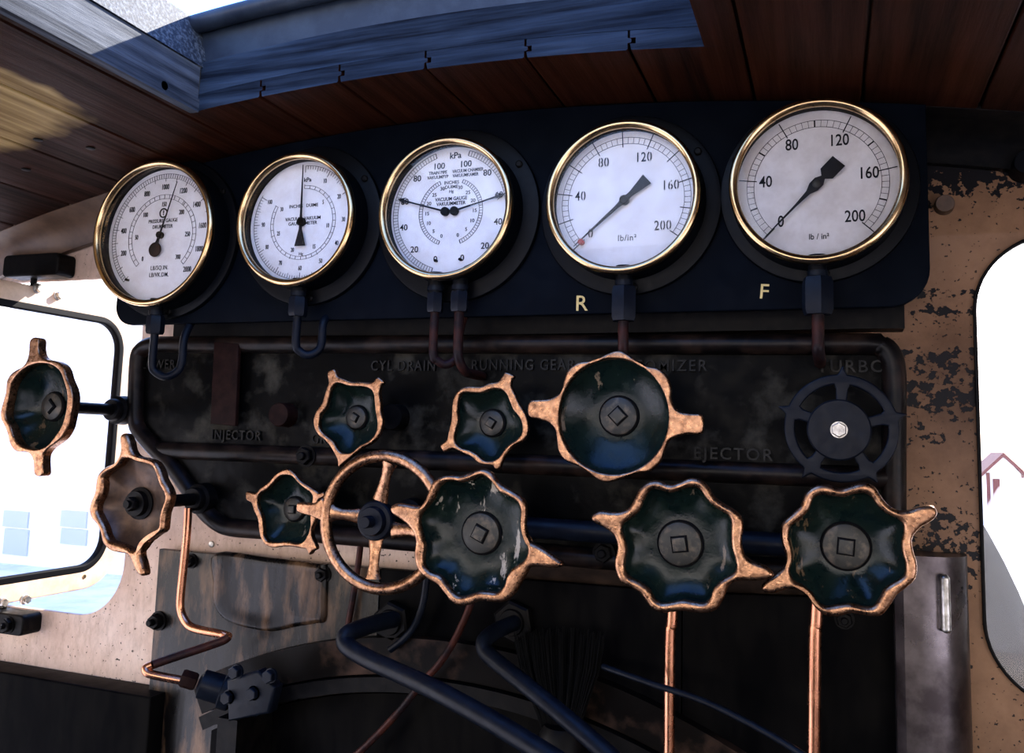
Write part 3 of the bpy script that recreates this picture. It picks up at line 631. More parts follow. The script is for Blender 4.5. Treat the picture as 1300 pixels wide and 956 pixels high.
def wheel(label, Y, off, s, outer, inner, hubpx, bev=.0043, grow=.0012, thick=.012, depth=.030, hubr=.0225, sq=.0068, sqrot=.6, prof=PROF, bowlm='enamel', boss=.021, group='bronze lobed valve handwheels', shaft_r=.0085, sunk=True, nut=False):
    O = loop(off, s, outer, Y); I = inner if callable(inner) else None
    IL = loop(off, s, inner, Y) if I is None else inner(Y)
    hc = at(hubpx[0], hubpx[1], Y+depth*.8); c = (hc.x, hc.z)
    cc = (sum(p[0] for p in IL)/len(IL), sum(p[1] for p in IL)/len(IL)); c = (cc[0]*.35+c[0]*.65, cc[1]*.35+c[1]*.65)
    g = thing('valve_handwheel', label, 'handwheel', (c[0], MY, c[1]), group)
    rim = link('rim', fill([O, IL], thick, bev, MXZ(Y+thick/2), 5, grow), 'bronze', g, 60)
    link('bowl', bowl(IL, c, Y+thick*.45, depth-thick*.45, hubr*.9, prof), bowlm, g, 60)
    yb = Y+depth
    if nut:
        h = MB().lathe((c[0], 0, c[1]), [(hubr*.95, yb), (hubr*.95, yb-.003), (hubr*.75, yb-.004), (hubr*.72, yb-.012), (.0001, yb-.012)], 40); link('hub', h, 'steel', g)
        link('spindle_nut', MB().hexn((c[0], yb-.012, c[1]), hubr*.42, .010, (0,-1,0)).lathe((c[0], yb-.02, c[1]), [(hubr*.25, 0), (hubr*.22, -.006)], 18), 'steel', g)
    else:
        h = MB().lathe((c[0], 0, c[1]), [(hubr, yb+.004), (hubr, yb-.003), (hubr*.96, yb-.005), (hubr*.90, yb-.0056), (hubr*.5, yb-.0066), (.0001, yb-.0066)], 56); link('hub', h, 'hub', g)
        gr = MB().ring((c[0], yb-.0015, c[1]), hubr+.0006, .0012, n=56, m=8); link('hub_groove', gr, 'rubber', g)
        q = [(c[0]+a, c[1]+b) for a, b in circ(0, 0, sq*1.75, 4, sqrot)]; link('square_socket', fill([q], .0026, .0004, MXZ(yb-.0072), 1), 'rubber', g)
        q = [(c[0]+a, c[1]+b) for a, b in circ(0, 0, sq*1.42, 4, sqrot)]; link('spindle_end', fill([q], .005, .0008, MXZ(yb-.0085), 2), 'hub', g)
    shaft(g, c, yb, r=shaft_r, boss=boss); return g
A_o = [(330,125),(390,118),(440,122),(500,105),(560,85),(600,84),(640,110),(680,165),(740,205),(800,240),(835,280),(840,340),(835,420),(848,480),(870,525),(910,545),(960,575),(1010,610),(1062,650),(1040,668),(980,668),(900,662),(862,672),(840,710),(800,780),(760,840),(700,878),(620,875),(560,872),(510,892),(440,900),(390,872),(350,822),(310,775),(255,740),(205,700),(180,650),(172,590),(180,520),(165,460),(130,410),(80,370),(35,340),(28,310),(60,290),(120,295),(170,305),(210,300),(240,260),(262,200),(290,150)]
A_i = [(350,148),(400,143),(450,150),(510,135),(560,108),(600,115),(640,150),(690,210),(750,240),(800,275),(818,330),(815,400),(825,470),(855,530),(860,590),(830,640),(770,680),(735,730),(715,790),(670,830),(620,828),(560,825),(500,845),(440,855),(400,830),(360,780),(320,730),(260,705),(220,660),(215,600),(222,540),(205,470),(190,400),(200,350),(240,300),(280,250),(305,190)]
B_o = [(330,120),(370,90),(430,82),(500,105),(560,92),(620,66),(680,72),(730,115),(770,178),(830,222),(890,258),(930,300),(940,360),(930,430),(935,490),(960,540),(1010,575),(1080,600),(1122,640),(1100,665),(1020,675),(930,676),(870,694),(840,735),(820,790),(780,850),(720,872),(650,868),(580,860),(520,865),(450,870),(400,850),(360,800),(320,750),(260,715),(205,680),(178,620),(172,560),(188,490),(178,430),(150,385),(90,345),(35,315),(35,285),(80,265),(150,272),(210,268),(255,243),(290,190),(310,150)]
B_i = [(365,140),(400,118),(450,125),(510,140),(570,118),(630,105),(680,115),(715,160),(760,215),(820,255),(865,285),(882,330),(880,400),(885,480),(905,550),(912,610),(880,650),(820,685),(775,730),(750,790),(710,825),(650,820),(580,808),(510,820),(450,825),(400,795),(375,745),(320,700),(260,670),(225,630),(218,570),(230,500),(218,430),(200,380),(210,335),(260,295),(310,250),(335,190)]
C_o = [(310,125),(360,88),(430,82),(510,106),(580,88),(650,70),(710,88),(750,145),(790,195),(850,235),(920,238),(1000,213),(1070,210),(1092,250),(1060,290),(1000,325),(955,370),(938,420),(950,490),(970,560),(962,640),(912,690),(850,740),(810,800),(760,860),(700,868),(620,855),(560,852),(490,870),(430,865),(370,825),(330,770),(290,725),(240,705),(180,705),(110,725),(55,722),(38,695),(70,660),(130,615),(175,570),(188,510),(165,440),(155,370),(165,310),(220,260),(270,210),(290,160)]
C_i = [(350,145),(400,128),(460,135),(530,142),(590,125),(650,118),(700,140),(740,195),(790,240),(850,270),(895,305),(903,360),(890,420),(895,490),(915,560),(905,630),(850,670),(790,710),(755,770),(715,820),(650,822),(570,805),(490,815),(420,820),(370,790),(330,735),(280,695),(220,660),(195,600),(212,530),(205,460),(190,400),(200,330),(260,280),(310,230),(330,180)]
D_o = [(540,78),(600,62),(650,80),(720,130),(780,160),(850,175),(900,215),(925,280),(925,350),(950,415),(1000,455),(1080,465),(1130,475),(1125,570),(1050,572),(970,590),(915,620),(885,680),(860,750),(800,810),(740,820),(680,835),(600,865),(530,882),(470,862),(410,815),(340,775),(270,745),(230,690),(218,610),(205,545),(160,500),(100,480),(38,460),(40,385),(90,375),(160,370),(220,340),(252,300),(265,240),(290,180),(350,138),(420,128),(480,108)]
E_o = [(190,70),(212,48),(236,58),(236,115),(250,165),(290,190),(350,200),(395,235),(420,310),(445,370),(455,430),(447,500),(435,560),(420,620),(388,675),(350,708),(300,745),(268,790),(264,850),(265,912),(238,922),(218,905),(215,840),(198,790),(165,768),(100,762),(65,720),(50,660),(32,610),(8,560),(6,510),(22,450),(38,390),(45,320),(80,270),(140,235),(170,195),(185,140)]
E_i = [(230,200),(320,208),(380,250),(410,320),(430,400),(428,480),(412,560),(390,620),(350,680),(300,738),(240,762),(180,758),(120,735),(80,680),(58,610),(30,560),(28,500),(42,430),(60,350),(95,290),(150,235)]
F_o = [(248,70),(275,55),(297,95),(310,150),(340,190),(400,205),(452,225),(482,270),(502,330),(530,380),(545,430),(535,480),(515,540),(508,600),(498,642),(440,672),(392,708),(368,745),(362,790),(378,850),(385,905),(362,905),(335,870),(310,810),(282,778),(230,768),(180,752),(143,712),(128,650),(105,600),(72,560),(60,510),(72,460),(92,410),(100,350),(113,300),(150,262),(205,237),(235,200),(250,150)]
F_i = [(265,200),(300,197),(340,212),(400,228),(442,248),(465,300),(485,360),(512,410),(518,450),(500,500),(485,560),(480,618),(445,655),(392,695),(360,738),(328,768),(280,742),(222,720),(182,705),(158,665),(142,615),(118,568),(98,520),(104,470),(128,420),(138,360),(138,312),(182,272),(232,242)]
G_o = [(175,95),(215,62),(240,75),(255,120),(310,145),(380,170),(460,172),(550,178),(580,160),(610,132),(655,170),(630,205),(618,260),(630,340),(632,420),(648,490),(640,560),(610,640),(550,700),(480,735),(410,790),(350,840),(300,880),(270,905),(262,850),(240,800),(200,730),(150,670),(90,620),(60,560),(55,490),(80,420),(130,350),(150,280),(170,220),(185,170)]
G_i = [(240,182),(290,178),(340,195),(400,205),(480,208),(540,225),(575,270),(582,340),(590,420),(605,500),(605,570),(575,640),(520,690),(450,725),(400,770),(350,790),(290,785),(250,745),(220,690),(160,640),(110,590),(95,530),(105,460),(150,400),(175,320),(195,240)]
H_o = [(625,85),(650,57),(720,88),(695,130),(700,190),(735,260),(770,340),(820,420),(845,500),(845,590),(810,660),(740,700),(680,750),(620,840),(590,915),(560,925),(535,892),(480,885),(410,870),(340,810),(270,780),(200,745),(150,740),(95,765),(65,712),(120,665),(135,600),(150,540),(165,470),(168,390),(180,300),(215,230),(280,190),(350,185),(430,185),(500,155),(580,140)]
H_i = [(240,250),(290,230),(360,235),(430,235),(500,210),(560,198),(620,210),(660,250),(690,320),(720,390),(770,450),(800,520),(795,600),(750,660),(690,700),(640,750),(590,820),(520,855),(450,850),(390,800),(320,760),(250,740),(200,700),(180,630),(195,560),(215,480),(210,400),(215,310)]
I_o = [(78,340),(90,305),(160,318),(210,270),(280,220),(330,160),(390,120),(450,110),(500,150),(550,210),(620,255),(680,295),(715,318),(750,308),(755,345),(710,372),(690,430),(682,500),(675,560),(645,640),(655,700),(690,790),(660,812),(630,845),(605,800),(560,790),(480,775),(400,775),(320,785),(250,760),(210,700),(195,630),(185,540),(150,460),(130,400),(88,372)]
I_i = [(210,310),(260,280),(320,220),(370,170),(420,155),(480,165),(530,220),(590,270),(640,305),(660,350),(650,430),(640,520),(640,600),(620,670),(580,735),(520,755),(430,740),(340,745),(270,735),(235,690),(225,610),(215,520),(185,440),(175,370)]
def ellD(Y): return loop((665,435), 5.03, [(572+362*math.cos(a), 472-380*math.sin(a)) for a in [2*math.pi*i/32 for i in range(32)]], Y, 3)
wheel('big bronze lobed handwheel overlapping the round spoked wheel, paint chipped bright inside', .885, (490,580), 4.78, A_o, A_i, (610,677), sqrot=.35, bowlm='enamel_a')
wheel('big bronze lobed handwheel in the lower row above the straight copper pipe, right of centre', .888, (745,595), 4.78, B_o, B_i, (862,692), sqrot=.25+math.pi/4-.1)
wheel('big bronze lobed handwheel at lower right beside the steel box, below the black wheel', .910, (960,600), 4.78, C_o, C_i, (1074,695), sqrot=.7, bowlm='enamel_c', depth=.032, prof=PROF2)
wheel('middle row handwheel with round bowl and two flat side lugs, right below the R gauge', .93, (665,435), 5.03, D_o, ellD, (784,527), bev=.0024, grow=.0019, sqrot=1.55, depth=.034, prof=PROF2, hubr=.0215)
wheel('far left handwheel seen against the window on a long black spindle, flat upright lugs', .868, (0,420), 5.03, E_o, E_i, (59,514), bowlm='enamel_c', bev=.0024, grow=.0015, thick=.015, depth=.040, sqrot=.0, prof=PROF2, hubr=.019, sq=.0062)
wheel('second handwheel from left, brown bowl with hex nut, on a long black spindle', .885, (100,540), 4.78, F_o, F_i, (173,640), bev=.0050, grow=.0012, thick=.016, depth=.026, bowlm='bowl_brown', prof=PROF2, hubr=.022, nut=True)
GS = 'small five-lobed valve handwheels'
wheel('small five-lobed handwheel in the middle row above the spoked wheel', .955, (390,460), 6.83, G_o, G_i, (449,530), bev=.0022, grow=.0006, thick=.009, depth=.030, hubr=.0145, sq=.0042, sqrot=.3, prof=PROF2, boss=.017, group=GS, shaft_r=.006)
wheel('small five-lobed handwheel in the middle row left of the round-bowled big one', .955, (550,465), 7.08, H_o, H_i, (623,537), bev=.0022, grow=.0006, thick=.009, depth=.028, hubr=.0155, sq=.0046, sqrot=.25, prof=PROF2, boss=.017, group=GS, shaft_r=.006)
wheel('small five-lobed handwheel in the lower row partly behind the lug of the spoked wheel', .965, (300,580), 6.83, I_o, I_i, (370,647), bev=.0022, grow=.0006, thick=.009, depth=.028, hubr=.0150, sq=.0046, sqrot=.8, prof=PROF2, boss=.017, group=GS, shaft_r=.006)

# round spoked bronze wheel
JY = .925
jc = at(482.5, 663, JY); jt = thing('spoked_handwheel', 'round bronze handwheel with four spokes and one lug at its left', 'handwheel', (jc.x, MY, jc.z))
je = at(482.5, 571.5, JY); RO = je.z-jc.z
link('rim', MB().ring((jc.x, JY+.006, jc.z), RO-.0068, .0072, n=120, m=20), 'bronze', jt, 60)
hc = at(477.5, 661, JY+.012); HC = (hc.x, hc.z)
for (ax, ay), (bx, by) in (((590,150),(545,335)), ((262,440),(410,455)), ((495,815),(512,615)), ((770,545),(635,540))):
    a = at(370+ax/4.78, 560+ay/4.78, JY+.006); b = at(370+bx/4.78, 560+by/4.78, JY+.012); d = (b-a).normalized(); nn = Vector((-d.z, 0, d.x)); a = a-d*.004; b = b+d*.006
    L = (b-a).length; mb = MB(); V = []; prof_w = [(0, .0105, .0), (.12, .0075, .0), (.35, .0058, .001), (.65, .0068, .003), (1, .0098, .006)]
    for t, w, dy in prof_w:
        p = a.lerp(b, t)
        for k in range(12):
            an = 2*math.pi*k/12; V.append(p+nn*w*math.cos(an)*(1.12 if abs(math.cos(an)) > .3 else 1)+Vector((0, -.0035*math.sin(an)*1.1, 0)))
    n = 12; mb.add(V, [(i*n+k, i*n+(k+1) % n, (i+1)*n+(k+1) % n, (i+1)*n+k) for i in range(4) for k in range(n)] + [tuple(range(n)), tuple(range(4*n, 5*n))])
    link('spoke', mb, 'bronze', jt, 50)
lg = loop((370,560), 4.78, [(28,392),(40,372),(100,378),(150,372),(185,345),(200,400),(195,480),(160,475),(110,455),(45,435),(28,420)], JY, 3)
link('lug', fill([lg], .013, .0025, MXZ(JY+.006), 3), 'bronze', jt, 60)
link('hub', MB().lathe((HC[0], 0, HC[1]), [(.0235, JY+.020), (.0235, JY+.008), (.022, JY+.006), (.0175, JY+.005), (.0170, JY-.001), (.0160, JY-.003), (.0085, JY-.003), (.0001, JY-.003)], 56), 'navy', jt)
link('spindle_stud', MB().lathe((HC[0], 0, HC[1]), [(.0072, JY-.003), (.0072, JY-.014), (.0062, JY-.016), (.0001, JY-.016)], 28), 'navy', jt)
shaft(jt, HC, JY+.02)
# black turbo wheel
KY = .962
def kp(x, y, Y=KY): q = at(980+x/5.62, 455+y/5.62, Y); return Vector((q.x, q.z))
kc = kp(490, 497); KR = (kp(490, 112)-kc).length; kt = thing('turbo_handwheel', 'black five-spoked handwheel with pointed tips under the TURBO lettering', 'handwheel', (kc.x, MY, kc.y))
tips = [math.atan2((kp(*t)-kc).y, (kp(*t)-kc).x) for t in ((505,60),(950,400),(765,905),(195,880),(50,345))]
O = []
for i in range(240):
    a = 2*math.pi*i/240; d = min(abs((a-t+math.pi) % (2*math.pi)-math.pi) for t in tips); O.append((kc.x+(KR+.0105*max(0, 1-d/.085)**1.3)*math.cos(a), kc.y+(KR+.0105*max(0, 1-d/.085)**1.3)*math.sin(a)))
holes = []; ts = sorted(t % (2*math.pi) for t in tips); hub_r = .030; ring_i = KR-.0105
for i in range(5):
    a0, a1 = ts[i], ts[(i+1) % 5]+(2*math.pi if i == 4 else 0); H = []
    w = .0058
    def corner(r, a_edge, sgn): return a_edge+sgn*math.asin(w/r)
    o0, o1 = corner(ring_i, a0, 1)+.05, corner(ring_i, a1, -1)-.05
    for k in range(15): a = o0+(o1-o0)*k/14; H.append((ring_i, a))
    H.append((ring_i-.004, corner(ring_i-.004, a1, -1)-.005))
    i0, i1 = corner(hub_r, a1, -1), corner(hub_r, a0, 1)
    for k in range(9): a = i0+(i1-i0)*k/8; H.append((hub_r-.002, a))
    H.append((ring_i-.004, corner(ring_i-.004, a0, 1)+.005))
    holes.append([(kc.x+r*math.cos(a), kc.y+r*math.sin(a)) for r, a in H])
link('spoked_rim', fill([O]+holes, .009, .002, MXZ(KY+.0045), 3), 'navy', kt, 60)
kh = kp(478, 510)
link('hub', MB().lathe((kh.x, 0, kh.y), [(.0315, KY+.012), (.0315, KY-.001), (.030, KY-.0025), (.0001, KY-.003)], 64), 'navy', kt)
o = link('centre_nut', MB().lathe((kh.x, KY-.003, kh.y), [(.0085, 0), (.0085, -.0008)], 30).hexn((kh.x, KY-.0035, kh.y), .0078, .005, (0,-1,0)), 'bright', kt); o['label'] = 'bright steel hex nut'
shaft(kt, (kh.x, kh.y), KY+.012)

# pipe running behind the lower wheels
pp = MB().tube([at(560, 662, 1.005)+Vector((0,0,0)), Vector((at(1010, 690, 1.005).x, 1.005, at(560, 662, 1.005).z-.001))], .0125, 20)
o = link('steam_pipe', pp, 'navy', None, loc=at(560, 662, 1.005)); tag(o, 'dark horizontal pipe behind the big lower handwheels', 'pipe')

# ------------------------------------------------------------------ lower cladding
PY = 1.048
def plate(name, x0, x1, zt0, zt1, zb, mat, label):
    L = [(x0, zb), (x1, zb), (x1, zt1), (x0, zt0)]
    o = link(name, fill([L], .012, .0012, MXZ(PY+.006), 2), mat, None, loc=(x0, PY, zb)); return tag(o, label, 'plate', 'cladding plates below the cover')
e0 = at(202, 697, PY); e1 = at(483, 722, PY); e2 = at(866, 752, PY); e3 = at(1140, 762, PY)
p1 = plate('cladding_plate', e0.x, e1.x-.0006, e0.z, e1.z, .0, 'cladL', 'scratched black cladding plate with rounded bulge at lower left')
plate('cladding_plate', e1.x+.0006, e2.x-.0006, e1.z, e2.z, .0, 'clad', 'black cladding plate behind the two bent rods')
plate('cladding_plate', e2.x+.0006, e3.x, e2.z, e3.z, .0, 'clad', 'black cladding plate between the two straight copper pipes and the steel box')
ss = [tuple(at(*p, YS-.004).xz) for p in ((560,745),(560,700),(1140,725),(1140,775))]  # strip added over the sheet; wheel shade and dirt put into its colour
o = link('shade_strip', fill([ss], .003, .0006, MXZ(YS-.0056), 1), 'shade_grime', None, loc=(-.1, YS-.006, 1.4)); tag(o, 'narrow brown strip of painted wheel shade and dirt between the cast cover and the lower black plates', 'strip')
bp = [(272,702),(270,740),(270,762),(276,778),(290,790),(315,798),(345,802),(375,796),(400,792),(412,788),(414,760),(414,720),(405,716),(340,708)]
bl_ = [(q.x, q.z) for q in catmull([at(a, b, PY-.004) for a, b in bp], 4)]
bm_ = fill([bl_], .014, .0065, MXZ(PY), 5); link('raised_bulge', bm_, 'cladL', p1, 60)
FBG = 'studs on the cladding plates'
fix('stud_nut', 202, 788, .011, 'hex', 'dark stud nut at the left edge of the scratched cladding plate', Y=PY, h=.014, cat='nut', group=FBG)
fix('stud_nut', 243, 712, .0085, 'hex', 'dark nut at the top corner of the scratched plate behind the copper pipe', Y=PY, h=.010, cat='nut', group=FBG)
fix('stud_nut', 411, 729, .0095, 'hex', 'dark nut on the cladding beneath the spoked wheel', Y=PY, h=.010, cat='nut', group=FBG)
fix('stud_nut', 1072, 786, .0085, 'hex', 'dark nut just under the lower right handwheel', Y=PY, h=.010, cat='nut', group=FBG)
fix('rivet', 269, 691, .0045, 'plug', 'tiny bright rivet on the cream strip above the scratched plate', Y=YS, h=.002, cat='rivet', mat='bright')
# fire-door ring
def sector(cx, cz, r0, r1, a0, a1, y0, y1, n=60):
    mb = MB(); V = []
    for i in range(n+1):
        a = math.radians(a0+(a1-a0)*i/n)
        for r, y in ((r0, y0), (r1, y0), (r1, y1), (r0, y1)): V.append((cx+r*math.cos(a), y, cz+r*math.sin(a)))
    return mb.add(V, [(4*i+k, 4*i+(k+1) % 4, 4*i+4+(k+1) % 4, 4*i+4+k) for i in range(n) for k in range(4)] + [(0,1,2,3), (4*n+3,4*n+2,4*n+1,4*n)])
fr = thing('fire_door_ring', 'arched iron flange strip low in the middle under the cladding bulge', 'flange', (-.46, PY, .95))
link('flange_strip', sector(-.46, .527, .775, .82, 55, 118, 1.030, PY), 'cladR', fr)
link('inner_lip', sector(-.46, .527, .755, .773, 55, 118, 1.022, PY), 'steel', fr)
link('door_plate', fill([[(-.82, .0), (-.10, .0)] + [(-.46+.75*math.cos(math.radians(a)), .527+.75*math.sin(math.radians(a))) for a in range(61, 119, 3)]], .01, .001, MXZ(PY-.006), 1), 'clad', fr)
# left ledge
lb = MB().box((-1.40, 1.012, .9), (-.90, YS-.0005, 1.2265)); o = link('tool_ledge', fill([[(-1.5,.0),(-.905,.0),(-.905,1.2262),(-1.5,1.2285)]], .05, .003, MXZ(YS-.026), 2), 'clad', None, loc=(-1.2, YS-.026, .0)); tag(o, 'black steel locker top at the bottom left under the cream sheet', 'locker')

# right steel box
bx0 = at(1155, 712, 1.02); bx1 = at(1234, 714, 1.02)
t = thing('steel_box', 'worn steel box cover with one raised rib at lower right beside the window', 'box', ((bx0.x+bx1.x)/2, YS, 1.0))
w = bx1.x-.045-.0; X0, X1 = at(1136, 720, 1.01).x, at(1234, 714, 1.02).x; ZT = at(1190, 708, 1.01).z
V = []; pr = []
for i in range(13):                     # plan profile: flat, then rounded right side
    a = math.pi/2*i/12; pr.append((X1-.05+.05*math.sin(a), 1.012+.045*(1-math.cos(a))))
pr = [(X0, YS-.001), (X0, 1.022), (X0+.008, 1.012)] + pr + [(X1, YS-.001)]
n = len(pr); mb = MB(); V = [(x, y, z) for z in (.8, ZT) for x, y in pr]
mb.add(V, [(i, (i+1) % n, n+(i+1) % n, n+i) for i in range(n)] + [tuple(range(n)), tuple(range(2*n-1, n-1, -1))]); link('cover', mb, 'boxsteel', t, 30)
ra, rb = at(1200, 730, 1.008), at(1203, 810, 1.008)
link('rib', fill([rrect(ra.x-.0045, rb.z+.004, ra.x+.0045, ra.z, .0042, 6)], .012, .004, MXZ(1.012), 4), 'bright', t, 60)

# ------------------------------------------------------------------ copper pipes and rods
def pipe(name, label, pts, Ys, r, mat, cat='pipe', group=None, extra=None):
    P = pxpath(pts, Ys, 8); b = P[0]
    if pts[-1][1] > 1000: P.append(Vector((P[-1].x, P[-1].y, .001)))
    o = link(name, MB().tube(P, r, 16), mat, None, 60, loc=b); return tag(o, label, cat, group)
G6 = 'small copper pipes'
vt = thing('copper_pipe', 'bright copper pipe bent in a Z below the second handwheel from left', 'pipe', at(237, 650, 1.0), G6)
link('tube', MB().tube(pxpath([(239,645),(237,680),(233,720),(229.5,755),(229,772),(233,785),(241,795),(255,800),(275,804),(284,806),(290,808)], [1.0]*9+[1.0,.995], 6), .0056, 16), 'copper', vt, 60)
link('dark_run', MB().tube(pxpath([(290,808),(284,813),(262,821),(235,830),(208,839),(194,844)], [.995,.992,.985,.97,.955,.945], 6), .0056, 16), 'dullcopper', vt, 60)
link('tube', MB().tube(pxpath([(194,844),(187,847),(185,850),(189,855),(205,859),(232,864)], [.945,.942,.94,.94,.945,.955], 6), .0056, 16), 'copper', vt, 60)
vb = at(290, 880, .965)
v = thing('flanged_valve', 'dark bolted valve body at the bottom where the Z-bent copper pipe ends', 'valve', (vb.x, .965, vb.z-.05))
ua = at(236, 862, .955); ub = at(256, 868, .965); ax = (ub-ua).normalized()
link('union_nut', MB().hexn(ua-ax*.006, .0115, .020, ax), 'strap', v)
link('body', MB().lathe(ub-ax*.004, [(.010,0),(.018,.004),(.0185,.03),(.023,.032),(.023,.045),(.020,.047),(.020,.085),(.012,.09)], 40, ax), 'navy', v)
fp = [(q.x, q.z) for q in (at(290,862,.95), at(330,850,.95), at(352,872,.95), at(344,905,.95), at(292,915,.95))]
link('flange', fill([fp], .02, .004, MXZ(.955), 3), 'navy', v)
for px, py in ((300,853),(343,858),(322,880),(290,885)):
    q = at(px, py, .945); link('flange_bolt', MB().hexn((q.x, .945, q.z), .008, .008, (0,-1,0)).lathe((q.x, .945, q.z), [(.009, .003), (.009, 0)], 20, (0,1,0)), 'navy', v)
link('foot', MB().box((vb.x-.01, .96, vb.z-.12), (vb.x+.02, PY-.012, vb.z-.03)), 'steel', v)
pipe('copper_pipe', 'thin copper pipe seen through and below the spoked wheel', [(459,680),(455,715),(448,760),(441,800),(438,830)], [1.03,1.035,1.037,1.037,1.037], .0042, 'dullcopper', group=G6)
pipe('copper_pipe', 'dull copper pipe curving left below the wheel with chipped bowl', [(602,745),(597,768),(588,790),(574,818),(556,845),(536,866),(505,905),(450,960),(380,1010)], [1.0]*9, .0044, 'dullcopper', group=G6)
pipe('curved_pipe', 'dark curved pipe just right of the left hex nut', [(544,700),(541,740),(536,770),(526,795),(512,812),(495,825)], 1.02, .0045, 'navy', group=G6)
pipe('copper_pipe', 'straight bright copper pipe under the big wheel right of centre', [(856,735),(853,790),(850,850),(848,1300)], 1.005, .0062, 'copper', group=G6)
pipe('copper_pipe', 'straight bright copper pipe at left of the lower right wheel', [(1039,740),(1036,790),(1034,850),(1031,1300)], 1.005, .0068, 'copper', group=G6)
def rod(label, nutpx, path, Ys, r=.0105):
    p = at(*nutpx, PY); g = thing('bent_rod', label, 'rod', (p.x, PY, p.z), 'blue-black bent rods with hex nuts')
    link('hex_nut', MB().hexn((p.x, PY, p.z), .026, .018, (0,-1,0), .2).lathe((p.x, PY-.018, p.z), [(.0165, 0), (.0150, -.004), (.0105, -.004)], 32, (0,1,0)), 'steel', g)
    link('rod', MB().tube(pxpath(path, Ys, 8), r, 20), 'navy', g, 60); return g
rod('thick bent blue-black rod leaving the left hex nut under the spoked wheel', (503,787), [(503,787),(496,787),(475,792),(452,800),(440,806),(438,815),(446,824),(470,838),(510,856),(560,880),(640,925),(760,1000)], [1.04,1.02,.985,.955,.94,.935,.93,.92,.90,.87,.84,.80])
rod('thick bent blue-black rod leaving the right hex nut below the wheel with chipped bowl', (656,787), [(656,790),(650,792),(632,800),(618,810),(614,819),(619,830),(640,848),(670,872),(740,930),(830,1010)], [1.04,1.02,.99,.965,.955,.95,.935,.915,.88,.85], .0095)
pipe('lever_rod', 'slim blue-black lever edge at the bottom left of the straight copper pipe', [(765,846),(790,855),(830,869),(900,893),(990,940),(1080,1000)], [1.0,.99,.975,.95,.92,.90], .0035, 'navy', 'rod')
# bristle brush
br_ = thing('hand_brush', 'black bristle brush hanging low between the bent rod and copper pipe', 'brush', at(720, 930, 1.0))
bb = MB()
for i in range(260):
    a = random.uniform(0, 1); x0 = 655+a*112+random.uniform(-3, 3); y0 = 800+14*abs(a-.5)+random.uniform(-6, 10); 
    y_ = random.uniform(.985, 1.015); q = at(x0, y0, y_); e = at(690+a*45+random.uniform(-2, 2), 925, 1.0)
    m_ = q.lerp(e, .4)+Vector(((a-.5)*.012, 0, .004)); bb.tube([q, m_, e], [.0004, .0007, .0007], 4)
o = link('bristles', bb, 'bristle', br_, 60); o['kind'] = 'stuff'
q = at(713, 935, 1.0); link('brush_block', MB().lathe(q+Vector((0,0,.012)), [(.02, 0), (.026, .01), (.026, .045), (.012, .06)], 32, (0,0,-1)), 'steel', br_)

# ------------------------------------------------------------------ left pivot window
SX = -1.245
w_ = thing('pivot_window', 'cream framed pivoting window pane swung open at the far left', 'window', (SX, YS, 1.30))
z0, z1 = 1.318, 1.832; y0, y1 = .85, 1.285
link('sash_frame', fill([rrect(y0, z0, y1, z1, .075, 12), rrect(y0+.03, z0+.034, y1-.03, z1-.034, .055, 12)], .012, .003, MYZ(SX), 3), 'cream', w_)
link('glazing_rubber', fill([rrect(y0+.026, z0+.030, y1-.026, z1-.030, .059, 12), rrect(y0+.038, z0+.042, y1-.038, z1-.042, .047, 12)], .0135, .002, MYZ(SX), 2), 'rubber', w_)
link('pane', fill([rrect(y0+.031, z0+.035, y1-.031, z1-.035, .054, 12)], .003, .0002, MYZ(SX), 1), 'glass', w_)
for px, py in ((47,366),(73,375),(2,765),(31,761)):
    q = atX(px, py, SX+.006); link('sash_bolt', MB().lathe((SX+.005, q.y, q.z), [(.0085, 0), (.0085, .002), (.007, .003)], 24, (1,0,0)).hexn((SX+.007, q.y, q.z), .0068, .008, (1,0,0)), 'bright', w_)
q = atX(107, 732, SX+.006); link('frame_screw', MB().lathe((SX+.0055, q.y, q.z), [(.004, 0), (.0035, .0015)], 18, (1,0,0)), 'brass', w_)
def pivot(nm, label, x0, x1, z0, z1, nutp, mb0=None):
    p = thing('window_pivot', label, 'pivot', ((x0+x1)/2, YS, z0), 'pivot blocks of the left window')
    link('block', fill([rrect(x0, z0, x1, z1, min(.008, (z1-z0)*.3), 4)], .036, .003, MXZ(YS-.018), 3), 'steel', p)
    if nutp: link('pivot_nut', MB().lathe((nutp[0], YS-.036, nutp[1]), [(.013, 0), (.013, -.002)], 24, (0,1,0)).hexn((nutp[0], YS-.037, nutp[1]), .011, .009, (0,-1,0)).lathe((nutp[0], YS-.045, nutp[1]), [(.005, 0), (.004, -.007)], 18, (0,1,0)), 'steel', p)
    link('pivot_pin', MB().lathe((SX, YS-.012, z1-.004 if z0 < 1.5 else z0+.004), [(.005, 0), (.005, .022)], 16, (0, 0, 1 if z0 < 1.5 else -1)), 'steel', p)
a = at(34, 781, YS-.03); b = at(-20, 806, YS-.03)
pivot('b', 'black pivot block with hex nut below the left window', -1.30, a.x, at(20, 806, YS-.03).z, at(20, 779, YS-.03).z, (at(8, 794, YS-.04).x, at(8, 794, YS-.04).z))
a = at(84, 335, YS-.02)
pivot('t', 'black pivot block above the left window under the tan rim', at(14, 340, YS-.02).x, at(84, 335, YS-.02).x, at(60, 350, YS-.03).z, at(60, 322, YS-.03).z, None)
# small fittings on the right column
fix('column_stud', 1198, 262, .010, 'plug', 'dark round stud on the brown column beside the gauge board', Y=YS, h=.014, cat='stud', mat='tanbeam')
fix('round_boss', 1298, 216, .014, 'plug', 'glossy black round boss at the upper right picture edge', Y=YS, h=.03, cat='boss', mat='case')

